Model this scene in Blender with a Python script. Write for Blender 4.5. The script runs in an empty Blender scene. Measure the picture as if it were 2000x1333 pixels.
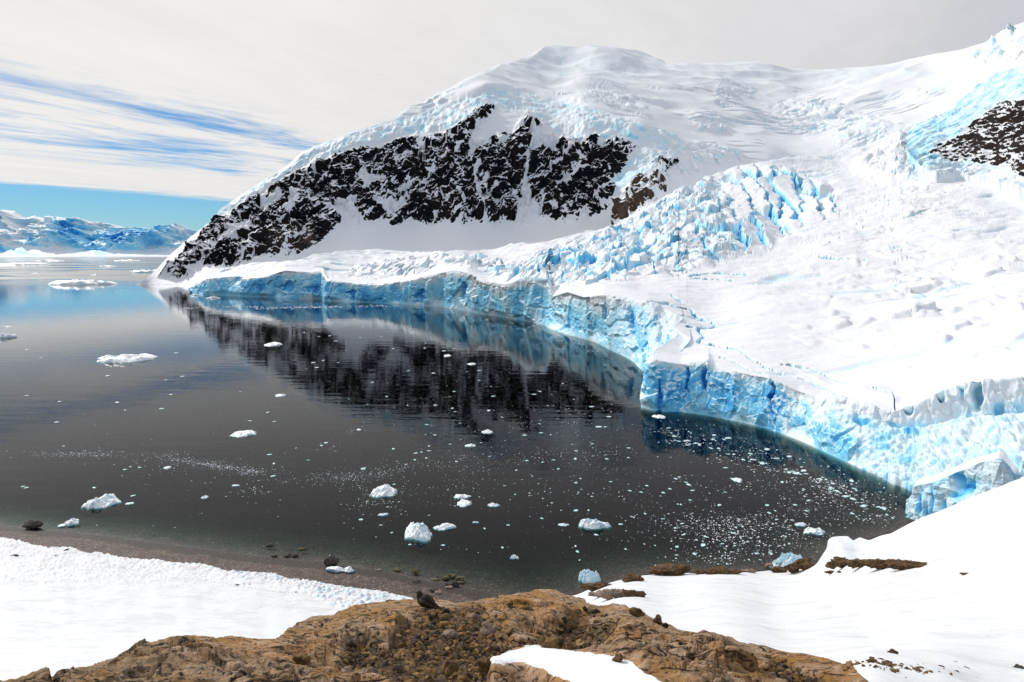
import bpy, math, random
import numpy as np
from mathutils import Vector
R = math.radians
rng = np.random.default_rng(7)
random.seed(7)

# ---------------------------------------------------------------- camera, sky, sun, exposure
HC = 90.0                      # eye height above the sea, metres
FPX = 1333.0                   # focal length in photo pixels (24 mm on 36 mm, 2000 px wide)
PITCH = math.atan((666.5 - 492.0) / FPX)
SUN_AZ, SUN_EL = R(-48), R(37)
SC = bpy.context.scene
COL = SC.collection
cam_d = bpy.data.cameras.new('camera')
cam = bpy.data.objects.new('camera', cam_d); COL.objects.link(cam)
cam_d.lens = 24; cam_d.sensor_width = 36
cam_d.clip_start = 0.2; cam_d.clip_end = 90000
cam.location = (0, 0, HC); cam.rotation_euler = (math.pi / 2 - PITCH, 0, 0)
SC.camera = cam
SC.view_settings.view_transform = 'Standard'
SC.view_settings.look = 'None'
SC.view_settings.gamma = 1
SC.view_settings.exposure = -0.12
SC.cycles.max_bounces = 6
SC.cycles.transparent_max_bounces = 8
SC.cycles.caustics_reflective = False
SC.cycles.caustics_refractive = False

sdir = Vector((math.sin(SUN_AZ) * math.cos(SUN_EL), math.cos(SUN_AZ) * math.cos(SUN_EL), math.sin(SUN_EL)))
sun_d = bpy.data.lights.new('sun', 'SUN'); sun_d.energy = 2.95; sun_d.angle = R(0.6); sun_d.color = (1, .965, .91)
sun = bpy.data.objects.new('sun', sun_d); COL.objects.link(sun)
sun.rotation_euler = sdir.to_track_quat('Z', 'Y').to_euler(); sun.location = (-60, 0, 160)


class NT:
    """tiny node-tree helper"""
    def __init__(s, tree): s.t = tree; s.n = tree.nodes; s.l = tree.links; s.n.clear()
    def new(s, typ, ins=None, **kw):
        n = s.n.new(typ)
        for k, v in kw.items(): setattr(n, k, v)
        for k, v in (ins or {}).items(): s.put(n.inputs[k], v)
        return n
    def put(s, sock, v):
        if v is None: return
        if isinstance(v, bpy.types.NodeSocket): s.l.new(v, sock)
        elif isinstance(v, bpy.types.Node): s.l.new(v.outputs[0], sock)
        else:
            if hasattr(sock.default_value, '__len__') and not hasattr(v, '__len__'): v = (v,) * len(sock.default_value)
            if hasattr(v, '__len__') and len(sock.default_value) == 4 and len(v) == 3: v = (*v, 1)
            sock.default_value = v
    def m(s, op, a, b=None, c=None, clamp=False):
        n = s.n.new('ShaderNodeMath'); n.operation = op; n.use_clamp = clamp
        s.put(n.inputs[0], a); s.put(n.inputs[1], b); s.put(n.inputs[2], c); return n.outputs[0]
    def v(s, op, a, b=None, out=0):
        n = s.n.new('ShaderNodeVectorMath'); n.operation = op
        s.put(n.inputs[0], a)
        if b is not None: s.put(n.inputs[1], b)
        return n.outputs[out]
    def ss(s, x, a, b):
        n = s.n.new('ShaderNodeMapRange'); n.interpolation_type = 'SMOOTHSTEP'
        s.put(n.inputs[0], x); n.inputs[1].default_value = a; n.inputs[2].default_value = b
        return n.outputs[0]
    def mr(s, x, a, b, c, d):
        n = s.n.new('ShaderNodeMapRange')
        s.put(n.inputs[0], x)
        for i, q in enumerate((a, b, c, d)): n.inputs[i + 1].default_value = q
        return n.outputs[0]
    def mix(s, f, a, b):
        n = s.n.new('ShaderNodeMix'); n.data_type = 'RGBA'
        s.put(n.inputs[0], f); s.put(n.inputs[6], a); s.put(n.inputs[7], b); return n.outputs[2]
    def noise(s, vec, scale, det=4, rough=.55, typ='FBM', dist=0):
        n = s.n.new('ShaderNodeTexNoise'); n.noise_type = typ
        s.put(n.inputs['Vector'], vec); n.inputs['Scale'].default_value = scale
        n.inputs['Detail'].default_value = det; n.inputs['Roughness'].default_value = rough
        n.inputs['Distortion'].default_value = dist
        return n.outputs['Fac']
    def attr(s, name): return s.new('ShaderNodeAttribute', attribute_name=name).outputs['Fac']


# world: physical blue sky under a high sheet of streaked cloud
world = bpy.data.worlds.new('World'); SC.world = world; world.use_nodes = True
W = NT(world.node_tree)
sky = W.new('ShaderNodeTexSky', sky_type='NISHITA'); sky.sun_disc = False
sky.sun_elevation = SUN_EL; sky.sun_rotation = SUN_AZ; sky.altitude = 100
sky.air_density = 1.0; sky.dust_density = 0; sky.ozone_density = 6
gen = W.new('ShaderNodeTexCoord').outputs['Generated']
sp = W.new('ShaderNodeSeparateXYZ', {0: gen})
zc = W.m('MAXIMUM', sp.outputs[2], .012)
pxn = W.m('DIVIDE', sp.outputs[0], zc); pyn = W.m('DIVIDE', sp.outputs[1], zc)
th = R(31)
al = W.m('ADD', W.m('MULTIPLY', pxn, math.sin(th)), W.m('MULTIPLY', pyn, math.cos(th)))
qq = W.m('SUBTRACT', W.m('MULTIPLY', pxn, math.cos(th)), W.m('MULTIPLY', pyn, math.sin(th)))
cv1 = W.new('ShaderNodeCombineXYZ', {0: W.m('MULTIPLY', al, .36), 1: W.m('MULTIPLY', qq, 1.0), 2: 1.3})
cv2 = W.new('ShaderNodeCombineXYZ', {0: W.m('MULTIPLY', al, 1.3), 1: W.m('MULTIPLY', qq, 3.6), 2: 4.3})
cv3 = W.new('ShaderNodeCombineXYZ', {0: W.m('MULTIPLY', al, .5), 1: W.m('MULTIPLY', qq, .9), 2: 9.1})
n1 = W.noise(cv1, 1, 6, .6, dist=.9); n2 = W.noise(cv2, 1, 6, .66, dist=1.4); n3 = W.noise(cv3, 1, 3, .5)
streak = W.m('ADD', W.m('MULTIPLY', W.m('SUBTRACT', n1, .5), 1.9), W.m('MULTIPLY', W.m('SUBTRACT', n2, .5), 1.0))
edge = W.ss(W.m('ADD', qq, W.m('ADD', W.m('MULTIPLY', W.m('SUBTRACT', n1, .5), 2.2), W.m('MULTIPLY', W.m('SUBTRACT', n2, .5), .9))), -12.4, -10.6)
band = W.m('MULTIPLY', W.ss(qq, -8.9, -7.0), W.m('SUBTRACT', 1, W.ss(qq, -5.4, -3.4)))
dens = W.m('SUBTRACT', W.m('ADD', 1.05, W.m('MULTIPLY', streak, W.m('ADD', .25, W.m('MULTIPLY', band, 1.15)))),
           W.m('MULTIPLY', band, W.m('ADD', .28, W.m('MULTIPLY', W.m('SUBTRACT', n3, .45), 1.4))))
dens = W.m('MULTIPLY', W.m('MINIMUM', W.m('MAXIMUM', dens, 0), 1), edge)
dens = W.ss(dens, .02, 1.0)
glow = W.m('POWER', W.mr(W.v('DOT_PRODUCT', gen, tuple(sdir), 1), -1, 1, 0, 1), 2.2)
cb = W.m('ADD', W.m('ADD', W.m('MULTIPLY', glow, .30), W.m('MULTIPLY', W.ss(glow, .05, .5), .31)), W.m('ADD', .375, W.m('MULTIPLY', streak, .09)))
ccol = W.mix(W.ss(glow, .12, .46), (.80, .93, 1.16), W.mix(W.ss(glow, .4, .95), (.965, .96, .985), (1, .985, .96)))
cem = W.v('MULTIPLY', ccol, W.new('ShaderNodeCombineXYZ', {0: cb, 1: cb, 2: cb}).outputs[0])
bg1 = W.new('ShaderNodeBackground', {'Color': W.v('MULTIPLY', sky.outputs[0], (.60, .92, 1.10)), 'Strength': .08})
bg2 = W.new('ShaderNodeBackground', {'Color': cem, 'Strength': 1.0})
mixw = W.new('ShaderNodeMixShader', {0: dens, 1: bg1, 2: bg2})
W.new('ShaderNodeOutputWorld', {0: mixw})

# ---------------------------------------------------------------- projection helpers
CP, SP_ = math.cos(PITCH), math.sin(PITCH)
def ray(x, y):
    x = np.asarray(x, float); y = np.asarray(y, float)
    k = (666.5 - y) / FPX
    return (x - 1000) / FPX + 0 * k, CP + k * SP_ + 0 * x, -SP_ + k * CP + 0 * x
def atD(x, y, D):
    dx, dy, dz = ray(x, y); s = D / dy
    return np.stack([dx * s, D + 0 * dx, HC + dz * s], -1)
def atZ(x, y, Z=0.0):
    dx, dy, dz = ray(x, y); s = (Z - HC) / dz
    return np.stack([dx * s, dy * s, Z + 0 * dx], -1)

# ---------------------------------------------------------------- noise
_P = rng.permutation(256).astype(np.int32); _P = np.concatenate([_P, _P])
_G = rng.normal(size=(256, 3)); _G /= np.linalg.norm(_G, axis=1)[:, None]; _G = _G.astype(np.float32)
def perlin(p):
    sh = p.shape[:-1]; p = p.reshape(-1, 3).astype(np.float32)
    i = np.floor(p).astype(np.int32); f = p - i; i &= 255
    u = f * f * f * (f * (f * 6 - 15) + 10); out = 0
    for dx in (0, 1):
        a = _P[(i[:, 0] + dx) & 255]; wx = u[:, 0] if dx else 1 - u[:, 0]
        for dy in (0, 1):
            b = _P[(a + i[:, 1] + dy) & 255]; wy = u[:, 1] if dy else 1 - u[:, 1]
            for dz in (0, 1):
                g = _G[_P[(b + i[:, 2] + dz) & 255]]; wz = u[:, 2] if dz else 1 - u[:, 2]
                out = out + wx * wy * wz * (g[:, 0] * (f[:, 0] - dx) + g[:, 1] * (f[:, 1] - dy) + g[:, 2] * (f[:, 2] - dz))
    return (out * 1.5).reshape(sh)
def fbm(p, oct=4, lac=2.03, gain=.5):
    s = 0; a = 1; n = 0
    for k in range(oct):
        s = s + a * perlin(p * lac ** k + 17.3 * k); n += a; a *= gain
    return s / n * 1.4
def ridged(p, oct=4, lac=2.1, gain=.5):
    s = 0; a = 1; n = 0
    for k in range(oct):
        s = s + a * (1 - 2 * np.abs(perlin(p * lac ** k + 9.1 * k))); n += a; a *= gain
    return s / n
def hsh(a, b, c=0, k=0):
    h = (a * 374761393 + b * 668265263 + c * 2147483647 + k * 1274126177).astype(np.int64) & 0xffffffff
    h = ((h ^ (h >> 13)) * 1274126177) & 0xffffffff
    h = ((h ^ (h >> 16)) * 2246822519) & 0xffffffff
    return ((h ^ (h >> 15)) & 0xffffff) / float(0x1000000)
def worley2(x, y, jit=.95):
    sh = x.shape; x = x.ravel(); y = y.ravel()
    ix = np.floor(x).astype(np.int64); iy = np.floor(y).astype(np.int64)
    F1 = np.full(x.shape, 9.); F2 = np.full(x.shape, 9.); A = np.zeros_like(ix); B = np.zeros_like(ix)
    cx = np.zeros_like(x); cy = np.zeros_like(x)
    for a in (-1, 0, 1):
        for b in (-1, 0, 1):
            ca, cb_ = ix + a, iy + b
            fx = ca + .5 + jit * (hsh(ca, cb_, k=1) - .5); fy = cb_ + .5 + jit * (hsh(ca, cb_, k=2) - .5)
            d = np.hypot(x - fx, y - fy)
            c = d < F1
            F2 = np.where(c, F1, np.minimum(F2, d)); F1 = np.where(c, d, F1)
            A = np.where(c, ca, A); B = np.where(c, cb_, B); cx = np.where(c, fx, cx); cy = np.where(c, fy, cy)
    return [q.reshape(sh) for q in (F1, F2, hsh(A, B, k=3), hsh(A, B, k=4) - .5, hsh(A, B, k=5) - .5, x - cx, y - cy)]
def worley3(p, jit=.9):
    sh = p.shape[:-1]; p = p.reshape(-1, 3); i = np.floor(p).astype(np.int64)
    F1 = np.full(len(p), 9.); F2 = F1.copy(); A = np.zeros((len(p), 3), np.int64)
    for a in (-1, 0, 1):
        for b in (-1, 0, 1):
            for c_ in (-1, 0, 1):
                C = i + np.array([a, b, c_])
                q = C + .5 + jit * (np.stack([hsh(C[:, 0], C[:, 1], C[:, 2], k) for k in (1, 2, 3)], -1) - .5)
                d = np.sqrt(((p - q) ** 2).sum(-1)); c = d < F1
                F2 = np.where(c, F1, np.minimum(F2, d)); F1 = np.where(c, d, F1); A[c] = C[c]
    return F1.reshape(sh), F2.reshape(sh), hsh(A[:, 0], A[:, 1], A[:, 2], 7).reshape(sh)
def facets(p, jit=.9):
    """planar broken facets: each 3-D cell tilts its own way"""
    sh = p.shape[:-1]; p = p.reshape(-1, 3); i = np.floor(p).astype(np.int64)
    F1 = np.full(len(p), 9.); F2 = F1.copy(); A = np.zeros((len(p), 3), np.int64); Dl = np.zeros((len(p), 3))
    for a in (-1, 0, 1):
        for b in (-1, 0, 1):
            for c_ in (-1, 0, 1):
                C = i + np.array([a, b, c_])
                q = p - (C + .5 + jit * (np.stack([hsh(C[:, 0], C[:, 1], C[:, 2], k) for k in (1, 2, 3)], -1) - .5))
                d = np.sqrt((q ** 2).sum(-1)); c = d < F1
                F2 = np.where(c, F1, np.minimum(F2, d)); F1 = np.where(c, d, F1); A[c] = C[c]; Dl[c] = q[c]
    h = [hsh(A[:, 0], A[:, 1], A[:, 2], k) - .5 for k in (7, 8, 9, 10)]
    f = h[0] * .7 + (Dl * np.stack(h[1:], -1)).sum(-1) * 2.0
    return (f * sm(F2 - F1, 0, .05)).reshape(sh), h[0].reshape(sh), (F2 - F1).reshape(sh)
def sm(x, a, b):
    t = np.clip((x - a) / (b - a), 0, 1); return t * t * (3 - 2 * t)
def sdf(px, py, poly):
    """signed distance to a polygon (positive inside)"""
    P = np.array(poly, float); d = np.full(px.shape, 1e9); ins = np.zeros(px.shape, bool)
    for a, b in zip(P, np.roll(P, -1, 0)):
        e = b - a; wx, wy = px - a[0], py - a[1]
        t = np.clip((wx * e[0] + wy * e[1]) / (e @ e + 1e-9), 0, 1)
        d = np.minimum(d, np.hypot(wx - t * e[0], wy - t * e[1]))
        c = ((a[1] > py) != (b[1] > py)) & (px < (b[0] - a[0]) * (py - a[1]) / (b[1] - a[1] + 1e-12) + a[0])
        ins ^= c
    return np.where(ins, d, -d)
def ldist(px, py, pts):
    d = np.full(px.shape, 1e9)
    for a, b in zip(pts[:-1], pts[1:]):
        a = np.array(a, float); e = np.array(b, float) - a; wx, wy = px - a[0], py - a[1]
        t = np.clip((wx * e[0] + wy * e[1]) / (e @ e + 1e-9), 0, 1)
        d = np.minimum(d, np.hypot(wx - t * e[0], wy - t * e[1]))
    return d
def blob(px, py, cx, cy, rx, ry, ang=0):
    c, s = math.cos(R(ang)), math.sin(R(ang)); u = (px - cx) * c + (py - cy) * s; v = -(px - cx) * s + (py - cy) * c
    return np.exp(-((u / rx) ** 2 + (v / ry) ** 2))
class RBF:
    def __init__(s, pts, lam=1e-4):
        P = np.array(pts, float); s.p = P[:, :2] / 500; s.v = np.log(P[:, 2]); n = len(P)
        K = s.k(np.hypot(*(s.p[:, None] - s.p[None]).transpose(2, 0, 1))) + lam * np.eye(n)
        A = np.zeros((n + 3, n + 3)); A[:n, :n] = K; A[:n, n] = 1; A[:n, n + 1:] = s.p; A[n:, :n] = A[:n, n:].T
        s.w = np.linalg.solve(A, np.concatenate([s.v, [0, 0, 0]]))
    def k(s, r): return r * r * np.log(r + 1e-9)
    def __call__(s, x, y):
        x = np.asarray(x, float) / 500; y = np.asarray(y, float) / 500
        o = s.w[-3] + s.w[-2] * x + s.w[-1] * y
        for (a, b), w in zip(s.p, s.w): o = o + w * s.k(np.hypot(x - a, y - b))
        return np.exp(o)
def pl(x, pts, smooth=0):
    P = np.array(pts, float); y = np.interp(x, P[:, 0], P[:, 1])
    if smooth:
        k = int(smooth); w = np.hanning(2 * k + 3)[1:-1]; w /= w.sum()
        y = np.convolve(np.pad(y, k, mode='edge'), w, 'valid')
    return y
def gnormal(P):
    du = np.gradient(P, axis=1); dv = np.gradient(P, axis=0)
    n = np.cross(du, dv); n /= np.linalg.norm(n, axis=-1, keepdims=True) + 1e-12
    return n * np.where(n[..., 2:3].mean() < 0, -1, 1)
def blur(a, k, axis):
    if k < 1: return a
    w = np.hanning(2 * k + 3)[1:-1]; w /= w.sum()
    pad = [(0, 0)] * a.ndim; pad[axis] = (k, k)
    b = np.pad(a, pad, mode='edge'); out = 0
    for i, q in enumerate(w):
        sl = [slice(None)] * a.ndim; sl[axis] = slice(i, i + a.shape[axis]); out = out + q * b[tuple(sl)]
    return out

# ---------------------------------------------------------------- mesh helpers
def raw_mesh(name, V, F, attrs=None, smooth=True):
    me = bpy.data.meshes.new(name); V = np.asarray(V, np.float32); F = np.asarray(F, np.int32)
    me.vertices.add(len(V)); me.vertices.foreach_set('co', V.ravel())
    n, k = F.shape
    me.loops.add(n * k); me.loops.foreach_set('vertex_index', F.ravel())
    me.polygons.add(n); me.polygons.foreach_set('loop_start', np.arange(0, n * k, k, dtype=np.int32))
    me.update(calc_edges=True)
    me.polygons.foreach_set('use_smooth', np.full(n, smooth, bool))
    for k_, a in (attrs or {}).items():
        at = me.attributes.new(k_, 'FLOAT', 'POINT'); at.data.foreach_set('value', np.asarray(a, np.float32).ravel())
    me.validate(); return me
def link(name, me, mat, parent=None, label=None, cat=None, group=None, kind=None, loc=None):
    o = bpy.data.objects.new(name, me); COL.objects.link(o)
    if mat and not me.materials: me.materials.append(mat)
    if parent: o.parent = parent
    if loc is not None: o.location = loc
    if label: o['label'] = label
    if cat: o['category'] = cat
    if group: o['group'] = group
    if kind: o['kind'] = kind
    return o
def grid_faces(nv, nu, flip=False):
    i = np.arange(nv * nu).reshape(nv, nu)
    q = np.stack([i[:-1, :-1], i[:-1, 1:], i[1:, 1:], i[1:, :-1]], -1).reshape(-1, 4)
    return q[:, ::-1] if flip else q
def grid_obj(name, P, mat, attrs=None, **kw):
    nv, nu = P.shape[:2]
    n = gnormal_raw(P)
    me = raw_mesh(name, P.reshape(-1, 3), grid_faces(nv, nu, n < 0), attrs)
    return link(name, me, mat, **kw)
def gnormal_raw(P):
    n = np.cross(P[1:, :-1] - P[:-1, :-1], P[:-1, 1:] - P[:-1, :-1]); return -n[..., 2].sum()

# ---------------------------------------------------------------- materials
def mat(name):
    m = bpy.data.materials.new(name); m.use_nodes = True; N = NT(m.node_tree); return m, N
def out(N, sh, vol=None):
    o = N.new('ShaderNodeOutputMaterial'); N.put(o.inputs[0], sh)
    if vol: N.put(o.inputs[1], vol)
def pos(N): return N.new('ShaderNodeNewGeometry').outputs['Position']
def bump(N, h, dist, strength=1, nrm=None):
    b = N.new('ShaderNodeBump', {'Height': h, 'Distance': dist, 'Strength': strength})
    if nrm: N.put(b.inputs['Normal'], nrm)
    return b.outputs[0]
SNOW = (.82, .84, .885)
def snow_ice_nodes(N, p, blue, fine=1.0, amp=.3):
    """snow that turns to blue glacier ice where the attribute says bare ice; on the far range the blue is painted haze and shade"""
    nz = N.noise(p, .25 * fine, 5, .65)
    nz2 = N.noise(p, 1.2 * fine, 4, .65)
    b = N.m('ADD', blue, N.m('MULTIPLY', N.m('SUBTRACT', nz, .5), N.m('MULTIPLY', blue, 1.3)), clamp=True)
    b = N.m('ADD', b, N.m('MULTIPLY', N.m('SUBTRACT', nz2, .5), N.m('MULTIPLY', blue, .8)), clamp=True)
    r = N.new('ShaderNodeValToRGB', {0: b}); e = r.color_ramp.elements
    e[0].position = 0; e[0].color = (*SNOW, 1)
    e[1].position = 1; e[1].color = (.015, .20, .60, 1)
    for q, c in ((.22, (.66, .87, .97)), (.5, (.27, .70, .95)), (.8, (.07, .46, .88))):
        x = e.new(q); x.color = (*c, 1)
    bm = bump(N, N.m('ADD', nz, N.m('MULTIPLY', nz2, .35)), amp, .8)
    return r.outputs[0], bm
def ice_material(name, fine=1.0, amp=.6, rock=False):
    m, N = mat(name); p = pos(N)
    c, bm = snow_ice_nodes(N, p, N.attr('blue'), fine, amp)
    if rock:
        rk = N.attr('rock')
        n = N.noise(p, .055 * fine, 6, .7); n2 = N.noise(p, .3 * fine, 4, .6)
        k = N.m('ADD', rk, N.m('ADD', N.m('MULTIPLY', N.m('SUBTRACT', n, .5), .55), N.m('MULTIPLY', N.m('SUBTRACT', n2, .5), .30)))
        k = N.ss(k, .46, .54)
        rc = N.mix(N.ss(N.noise(p, .012, 3), .42, .62), (.006, .008, .012), (.014, .012, .012))
        rc = N.mix(N.attr('brown'), rc, (.085, .058, .045))
        rc = N.mix(N.ss(n2, .45, .75), rc, (.032, .033, .038))
        c = N.mix(k, c, rc)
    b = N.new('ShaderNodeBsdfPrincipled', {'Base Color': c, 'Roughness': .55, 'Normal': bm})
    N.put(b.inputs['Specular IOR Level'], N.m('MULTIPLY', N.m('SUBTRACT', 1, k), .3) if rock else .3)
    out(N, b); return m
M_GLAC = ice_material('glacier_ice', 1.0, .8)
M_MOUNT = ice_material('mountain_snow_rock', .45, 1.6, rock=True)
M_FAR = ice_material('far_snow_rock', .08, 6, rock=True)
M_RIDGE = ice_material('ridge_ice_rock', .8, 1.0, rock=True)

m, N = mat('smooth_snow'); M_SNOW = m; p = pos(N)
w1 = N.new('ShaderNodeMapping', {0: p}); w1.inputs['Scale'].default_value = (.35, 1, 1); w1.inputs['Rotation'].default_value = (0, 0, R(-20))
a = N.noise(w1, 1.1, 6, .6); b_ = N.noise(w1, 9, 4, .6); c_ = N.noise(w1, .25, 5, .6)
d_ = N.attr('dirt')
col = N.mix(N.m('MULTIPLY', N.ss(N.m('ADD', c_, N.m('MULTIPLY', a, .6)), .78, .98), .45), (.765, .78, .81), (.56, .57, .59))
col = N.mix(N.m('MULTIPLY', d_, N.ss(b_, .42, .62)), col, (.42, .38, .36))
col = N.mix(N.attr('blue'), col, (.35, .66, .82))
bs = N.new('ShaderNodeBsdfPrincipled', {'Base Color': col, 'Roughness': .6, 'Normal': bump(N, N.m('ADD', a, N.m('MULTIPLY', b_, .12)), .25, .7)})
bs.inputs['Specular IOR Level'].default_value = .25
out(N, bs)

m, N = mat('shore_gravel'); M_GRAVEL = m; p = pos(N)
v1 = N.new('ShaderNodeTexVoronoi', {'Vector': p, 'Scale': 3.2}); v2 = N.new('ShaderNodeTexVoronoi', {'Vector': p, 'Scale': 1.1})
a = N.noise(p, .5, 5, .6); z = N.new('ShaderNodeSeparateXYZ', {0: p}).outputs[2]
rnd = N.new('ShaderNodeSeparateColor', {0: v1.outputs['Color']}).outputs[0]
rnd2 = N.new('ShaderNodeSeparateColor', {0: v2.outputs['Color']}).outputs[1]
col = N.mix(N.ss(a, .35, .7), (.042, .024, .020), (.085, .052, .043))
col = N.mix(N.ss(rnd, .86, .99), col, (.28, .24, .21))
col = N.mix(N.m('MULTIPLY', N.ss(rnd2, .80, .9), N.ss(N.noise(p, .12, 3), .5, .65)), col, (.13, .11, .06))
col = N.mix(N.m('MULTIPLY', N.m('MULTIPLY', N.ss(N.m('ADD', z, N.m('MULTIPLY', a, .35)), .56, .46), N.ss(N.m('ADD', z, N.m('MULTIPLY', a, .35)), .06, .16)), .97), col, (.022, .013, .010))   # wet weed at the tide line
bs = N.new('ShaderNodeBsdfPrincipled', {'Base Color': col, 'Roughness': .7, 'Normal': bump(N, N.m('ADD', v1.outputs[0], a), .12, .9)})
out(N, bs)

m, N = mat('foreground_rock'); M_ROCK = m; p = pos(N)
mp = N.new('ShaderNodeMapping', {0: p}); mp.inputs['Rotation'].default_value = (R(20), R(-15), R(35)); mp.inputs['Scale'].default_value = (.6, 1.6, 1.6)
l1 = N.noise(p, .55, 5, .6); l2 = N.noise(p, 2.1, 6, .7, dist=.6); l3 = N.noise(mp, 6, 7, .72, dist=.8); l4 = N.noise(p, 34, 5, .7); l5 = N.noise(p, 1.0, 4, .6)
col = N.mix(N.ss(l1, .38, .62), (.47, .245, .10), (.42, .29, .175))
col = N.mix(N.ss(l2, .47, .66), col, (.62, .43, .29))
col = N.mix(N.m('MULTIPLY', N.ss(l5, .52, .60), .7), col, (.42, .22, .05))
col = N.mix(N.m('MULTIPLY', N.ss(l3, .515, .58), .88), col, (.05, .026, .012))
vc = N.new('ShaderNodeTexVoronoi', {'Vector': N.v('ADD', mp.outputs[0], N.v('MULTIPLY', N.new('ShaderNodeTexNoise', {'Vector': p, 'Scale': 1.6}).outputs[1], (.5, .5, .5))), 'Scale': .75}, feature='DISTANCE_TO_EDGE')
col = N.mix(N.m('MULTIPLY', N.ss(vc.outputs[0], .028, .006), N.ss(l2, .40, .52)), col, (.03, .018, .010))
col = N.mix(N.m('MULTIPLY', N.ss(l4, .55, .68), .6), col, (.03, .022, .018))
col = N.mix(N.m('MULTIPLY', N.ss(l4, .45, .28), .5), col, (.46, .38, .31))
col = N.mix(N.m('MULTIPLY', N.attr('grime'), .9), col, (.035, .02, .009))
col = N.mix(N.ss(N.m('ADD', N.attr('snow'), N.m('MULTIPLY', N.m('SUBTRACT', l3, .5), .15)), .47, .53), col, SNOW)
hh = N.m('ADD', N.m('ADD', N.m('MULTIPLY', l3, .7), N.m('MULTIPLY', l4, .22)), N.m('MULTIPLY', l2, .5))
bs = N.new('ShaderNodeBsdfPrincipled', {'Base Color': col, 'Roughness': .8, 'Normal': bump(N, N.m('MULTIPLY', hh, N.m('SUBTRACT', 1, N.m('MULTIPLY', N.attr('snow'), .95, clamp=True))), .13, 1.0)})
bs.inputs['Specular IOR Level'].default_value = .25
out(N, bs)

def stone_material(name, base, dark, light, sc=1.0, bd=.05):
    m, N = mat(name); tc = N.new('ShaderNodeTexCoord').outputs['Object']; p = pos(N)
    rn = N.new('ShaderNodeObjectInfo').outputs['Random']
    a = N.noise(p, 3 * sc, 5, .65); b = N.noise(p, 14 * sc, 5, .7); isl = N.new('ShaderNodeNewGeometry').outputs['Random Per Island']
    c = N.mix(N.ss(a, .35, .65), dark, base); c = N.mix(N.m('MULTIPLY', N.ss(b, .5, .7), .6), c, light)
    c = N.mix(N.m('MULTIPLY', isl, .55), c, dark)
    bs = N.new('ShaderNodeBsdfPrincipled', {'Base Color': c, 'Roughness': .8, 'Normal': bump(N, N.m('ADD', a, N.m('MULTIPLY', b, .4)), bd, .9)})
    bs.inputs['Specular IOR Level'].default_value = .25
    out(N, bs); return m
M_OCHRE = stone_material('ochre_stone', (.34, .20, .065), (.07, .04, .016), (.55, .40, .22), 1.6, .04)
M_PINK = stone_material('pale_stone', (.46, .35, .28), (.16, .11, .08), (.62, .52, .45), 1.6, .04)
M_GREY = stone_material('grey_boulder', (.12, .10, .09), (.04, .034, .03), (.3, .28, .24), .35, .2)
M_TAN = stone_material('tan_boulder', (.26, .22, .13), (.08, .06, .035), (.42, .36, .24), .35, .2)
M_DARKST = stone_material('dark_stone', (.11, .07, .045), (.03, .019, .012), (.26, .19, .13), 1.6, .04)
M_BROWN = stone_material('brown_rock', (.26, .15, .065), (.05, .028, .013), (.40, .26, .14), .4, .25)

m, N = mat('floating_ice'); M_BERG = m; p = pos(N)
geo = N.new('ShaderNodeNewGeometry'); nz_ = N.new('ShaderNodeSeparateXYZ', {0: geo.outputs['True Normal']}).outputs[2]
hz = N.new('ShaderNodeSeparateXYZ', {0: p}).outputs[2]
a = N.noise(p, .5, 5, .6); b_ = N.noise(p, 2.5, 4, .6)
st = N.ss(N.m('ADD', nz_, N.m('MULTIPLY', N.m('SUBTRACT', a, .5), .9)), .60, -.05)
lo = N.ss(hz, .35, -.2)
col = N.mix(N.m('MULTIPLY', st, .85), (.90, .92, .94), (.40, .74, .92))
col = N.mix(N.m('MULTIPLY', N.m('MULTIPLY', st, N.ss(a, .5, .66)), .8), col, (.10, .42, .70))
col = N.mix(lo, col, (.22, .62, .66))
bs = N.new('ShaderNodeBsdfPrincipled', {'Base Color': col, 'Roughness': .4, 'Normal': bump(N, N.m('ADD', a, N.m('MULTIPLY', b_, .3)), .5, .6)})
out(N, bs)
m, N = mat('brash_ice'); M_BRASH = m
bs = N.new('ShaderNodeBsdfPrincipled', {'Base Color': (.84, .89, .92), 'Roughness': .45}); out(N, bs)

m, N = mat('sea_water'); M_WATER = m; p = pos(N)
mp = N.new('ShaderNodeMapping', {0: p}); mp.inputs['Rotation'].default_value = (0, 0, R(12)); mp.inputs['Scale'].default_value = (.22, 1, 1)
r1 = N.noise(mp, .40, 2, .5); r2 = N.noise(mp, .11, 3, .5); patch = N.ss(N.noise(mp, .006, 4, .55), .40, .62)
hgt = N.m('ADD', N.m('MULTIPLY', N.m('MULTIPLY', r1, N.m('ADD', .25, patch)), .013), N.m('MULTIPLY', r2, .12))
nb = bump(N, hgt, 1.0, .8)
fr = N.new('ShaderNodeFresnel', {'IOR': 1.14, 'Normal': nb})
fr = N.m('ADD', fr, N.m('MULTIPLY', N.ss(fr.outputs[0], .24, .62), .26), clamp=True)
sx = N.new('ShaderNodeSeparateXYZ', {0: p}); gm = N.new('ShaderNodeMapping', {0: p}); gm.inputs['Scale'].default_value = (.0009, .0042, 1)
grease = N.m('MULTIPLY', N.ss(N.noise(gm, 1, 4, .6), .42, .52), N.ss(sx.outputs[1], 1500, 2300))
gl = N.new('ShaderNodeBsdfGlossy', {'Color': N.mix(grease, (.93, .95, .97), (.52, .51, .49)), 'Roughness': N.m('ADD', .028, N.m('MULTIPLY', grease, .22)), 'Normal': nb})
tr = N.new('ShaderNodeBsdfTransparent', {'Color': (.93, .97, .97)})
mx = N.new('ShaderNodeMixShader', {0: fr, 1: tr, 2: gl})
va = N.new('ShaderNodeVolumeAbsorption', {'Color': (.30, .50, .44), 'Density': .34})
out(N, mx, va)

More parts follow.
